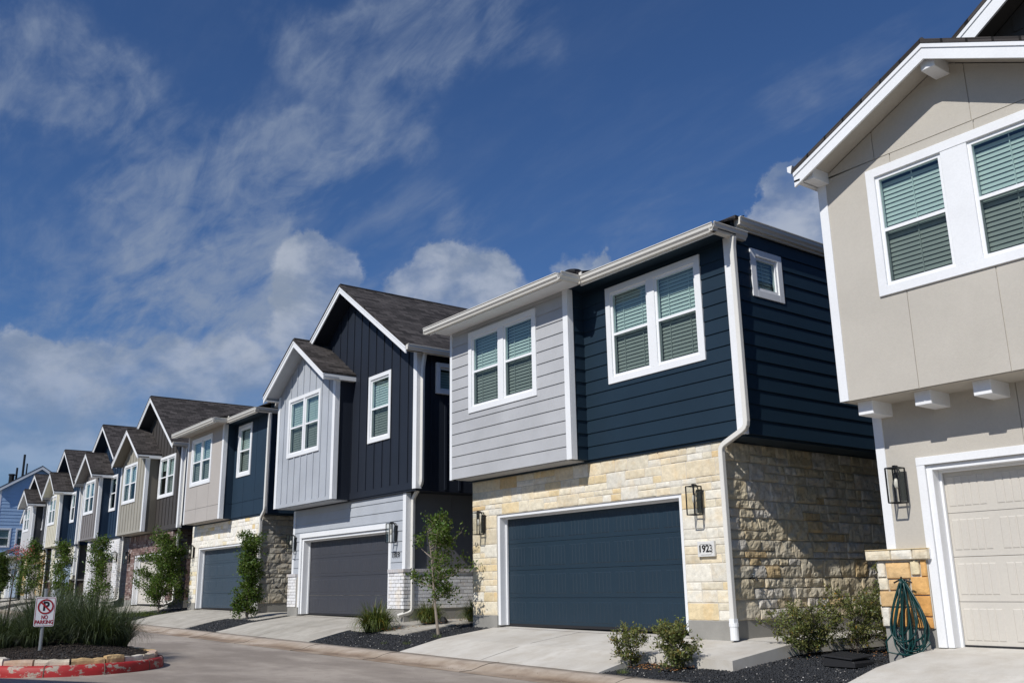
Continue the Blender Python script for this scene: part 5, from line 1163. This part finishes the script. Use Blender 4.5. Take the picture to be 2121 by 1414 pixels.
m.add([(O[k][i][0], O[k][i][1], zs(O[k][i][0]) + prof2[k][1]) for i in range(n) for k in range(7)], [(i * 7 + k, (i + 1) * 7 + k, (i + 1) * 7 + k + 1, i * 7 + k + 1) for i in range(n - 1) for k in range(6)])
m.build('red_kerb', REDK, isl, smooth=True)
m = MB(); 
for i in range(6, n, 5):
    if i + 1 < n: p = [(O[k][i][0], O[k][i][1], zs(O[k][i][0]) + prof2[k][1] + .001) for k in range(6)]; m.tube(p, .008, 4)
m.build('kerb_joint', JOINT, isl)
# edging stones
random.seed(8); m = MB(); Oo = outline(.10, 40); Oi = outline(.26, 40)
L_ = []; acc = 0; i = 0
while i < len(Oo) - 2:
    j = i + 1
    while j < len(Oo) - 1 and (Vector(Oo[j]) - Vector(Oo[i])).length < ru(.30, .52): j += 1
    a, b, c, d = Oo[i], Oo[j], Oi[j], Oi[i]; h = ru(.075, .11); m.tint = random.choice([(.62, .55, .44), (.60, .42, .22), (.52, .40, .33), (.66, .60, .52), (.48, .36, .28)])
    g_ = .03; q = lambda P, Q, t_: (P[0] + (Q[0] - P[0]) * t_, P[1] + (Q[1] - P[1]) * t_); a2, b2, c2_, d2 = q(a, b, g_), q(b, a, g_), q(c, d, g_), q(d, c, g_); z = zs(a[0]) + .15
    mid = lambda P, Q: ((P[0] + Q[0]) / 2, (P[1] + Q[1]) / 2); 
    vs = []; 
    for k in range(7):
        t_ = k / 6; o1, o2 = q(a2, b2, t_), q(d2, c2_, t_); jj = .012 * noise.noise(Vector((o1[0] * 6, o1[1] * 6, 1))); hh = h + .022 * noise.noise(Vector((o1[0] * 7, o1[1] * 7, 4)))
        vs += [(o1[0] + jj, o1[1] + jj, z - .02), (o1[0] + jj * 2, o1[1], z + hh * .6), (o1[0] * .93 + o2[0] * .07, o1[1] * .93 + o2[1] * .07, z + hh), (o1[0] * .2 + o2[0] * .8, o1[1] * .2 + o2[1] * .8, z + hh * 1.02), (o2[0], o2[1], z - .02)]
    fs = [(k * 5 + e, (k + 1) * 5 + e, (k + 1) * 5 + e + 1, k * 5 + e + 1) for k in range(6) for e in range(4)] + [(4, 3, 2, 1, 0), (30, 31, 32, 33, 34)]
    m.add(vs, fs); i = j
m.build('edging_stones', STONE, isl)
def zi(x, y): 
    dy = abs(y - 3.9) if x < -17.15 else math.hypot(x + 17.15, y - 3.9); return zs(x) + .20 + .14 * (1 - min(1, dy / 1.25) ** 2)
m = MB(); oo = [outline(o_) for o_ in (.18, .5, .9, 1.3)]; n = len(oo[0])
m.add([(oo[k][i][0], oo[k][i][1], zi(*oo[k][i]) - (.02 if k == 0 else 0)) for i in range(n) for k in range(4)], [(i * 4 + k, (i + 1) * 4 + k, (i + 1) * 4 + k + 1, i * 4 + k + 1) for i in range(n - 1) for k in range(3)]); m.build('soil', DIRT, isl)
rocks('bark_mulch', 9000, [(-19.5, -15.95, 2.7, 5.1, 1)], lambda x, y: zi(x, y) if (math.hypot(max(x + 17.15, 0), y - 3.9) < 1.2) else -3, (.008, .024), [(.030, .022, .018), (.06, .042, .03), (.02, .015, .012), (.14, .11, .08)], MULCH, 'dark bark mulch on the traffic island', 'mulch', .5)
# grasses
gr = [blades('ornamental_grass', 1000, 1.15, s_, GRASSM, .0068, .22, 1.3, (.05, 1.3), .0) for s_ in (101, 102)]
gpos = [(-17.55, 4.35, .80, 'arching grass clump just right of the sign, at the rounded tip of the island'), (-18.4, 4.25, .85, 'grass clump directly behind the no parking sign'), (-17.95, 3.45, .66, 'grass clump at the left edge in front, left of the sign'),
        (-19.2, 3.75, .9, 'grass clump behind the left side of the sign'), (-19.3, 4.7, .9, 'grass clump along the rear kerb behind the sign'), (-20.3, 4.2, .95, 'tall grass clump farther back at the left edge'), (-18.3, 4.9, .75, 'grass clump at the rear of the island, nearest the row of houses'), (-18.7, 3.1, .75, 'grass clump at the far left, by the kerb'), (-21.3, 4.6, .95, 'grass clump farthest back on the island')]
for i, (x, y, s_, l) in enumerate(gpos):
    o = gr[i] if i < 2 else gr[i % 2].copy()
    if i >= 2: COL.objects.link(o)
    o.location = (x, y, zi(x, y) - .02); o.scale = (s_, s_, s_); o.rotation_euler.z = i * 2.1; tag(o, l, 'ornamental grass', 'arching grasses on the traffic island')
# sign
sx, sy = -17.0, 3.38; sz = zi(sx, sy); sg = thing('no_parking_sign', (sx, sy, sz), 'white and red no parking sign on a short steel pole in the island', 'sign')
dirc = Vector((-sx, -sy, 0)).normalized(); ang = math.atan2(dirc.y, dirc.x) + math.pi / 2; u = Vector((math.cos(ang), math.sin(ang), 0)); nrm = Vector((u.y, -u.x, 0)); spl = PL((sx, sy, sz), u, nrm)
m = MB(); m.tube([spl.p(0, -.1, -.03), spl.p(.0, .93, -.03)], .028, 12); m.tube([spl.p(.0, .93, -.03), spl.p(.0, .96, -.03)], .031, 12); m.build('pole', STEEL, sg, smooth=False)
def rrect(w, h, r_, n=6):
    P = []
    for cx_, cy_, a0 in ((w - r_, h - r_, 0), (-w + r_, h - r_, 90), (-w + r_, -h + r_, 180), (w - r_, -h + r_, 270)):
        for i in range(n + 1): a = math.radians(a0 + 90 * i / n); P.append((cx_ + r_ * math.cos(a), cy_ + r_ * math.sin(a)))
    return P
cv = .60; W_, H_ = .148, .228; tl = .035
def sp(x, y, d): return spl.p(.012 + x + tl * 0 + 0, cv + y, d)
m = MB(); m.prism([sp(x, y, .004) for x, y in rrect(W_, H_, .03)], nrm * .003); pt = m.build('plate', SIGNW, sg)
def strip(m, A, B, d, closed=True):
    n = len(A); m.add([sp(*p, d) for p in A] + [sp(*p, d) for p in B], [(i, (i + 1) % n, n + (i + 1) % n, n + i) for i in range(n if closed else n - 1)])
m = MB(); A, B = rrect(W_ - .010, H_ - .010, .024), rrect(W_ - .017, H_ - .017, .018); strip(m, A, B, .0085)
cc_ = (0.004, .080); C1 = [(cc_[0] + 0.117 * math.cos(a), cc_[1] + .117 * math.sin(a)) for a in [2 * math.pi * i / 40 for i in range(40)]]; C2_ = [(cc_[0] + 0.094 * math.cos(a), cc_[1] + .094 * math.sin(a)) for a in [2 * math.pi * i / 40 for i in range(40)]]
strip(m, C1, C2_, .0110); dd = .707 * .106; w_ = .0092
m.add([sp(cc_[0] + a, cc_[1] + b, .0115) for a, b in ((-dd - w_, dd - w_), (-dd + w_, dd + w_), (dd + w_, -dd + w_), (dd - w_, -dd - w_))], [(0, 1, 2, 3)]); m.build('red_border', SIGNR, pt)
def sign_text(s, size, x, y, d, mat, name, wid):
    o = text_mesh(s, size, .0006, (0, 0, 0), mat, None, name, wid, bold=.0030 * size / .1); o.parent = pt; o.matrix_local = Matrix.Translation(sp(x, y, d) - ROOTLOC[sg]) @ Matrix.Rotation(ang, 4, 'Z') 
sign_text('P', .192, .007, .080, .0095, SIGNK, 'symbol', .95); sign_text('NO', .084, .002, -.086, .0095, SIGNR, 'lettering', .72); sign_text('PARKING', .080, .002, -.160, .0095, SIGNR, 'lettering', .80)
m = MB(); 
for yy in (.212, -.212): m.tube([sp(0, yy, .004), sp(0, yy, .012)], .006, 8)
m.build('bolts', STEEL, pt)
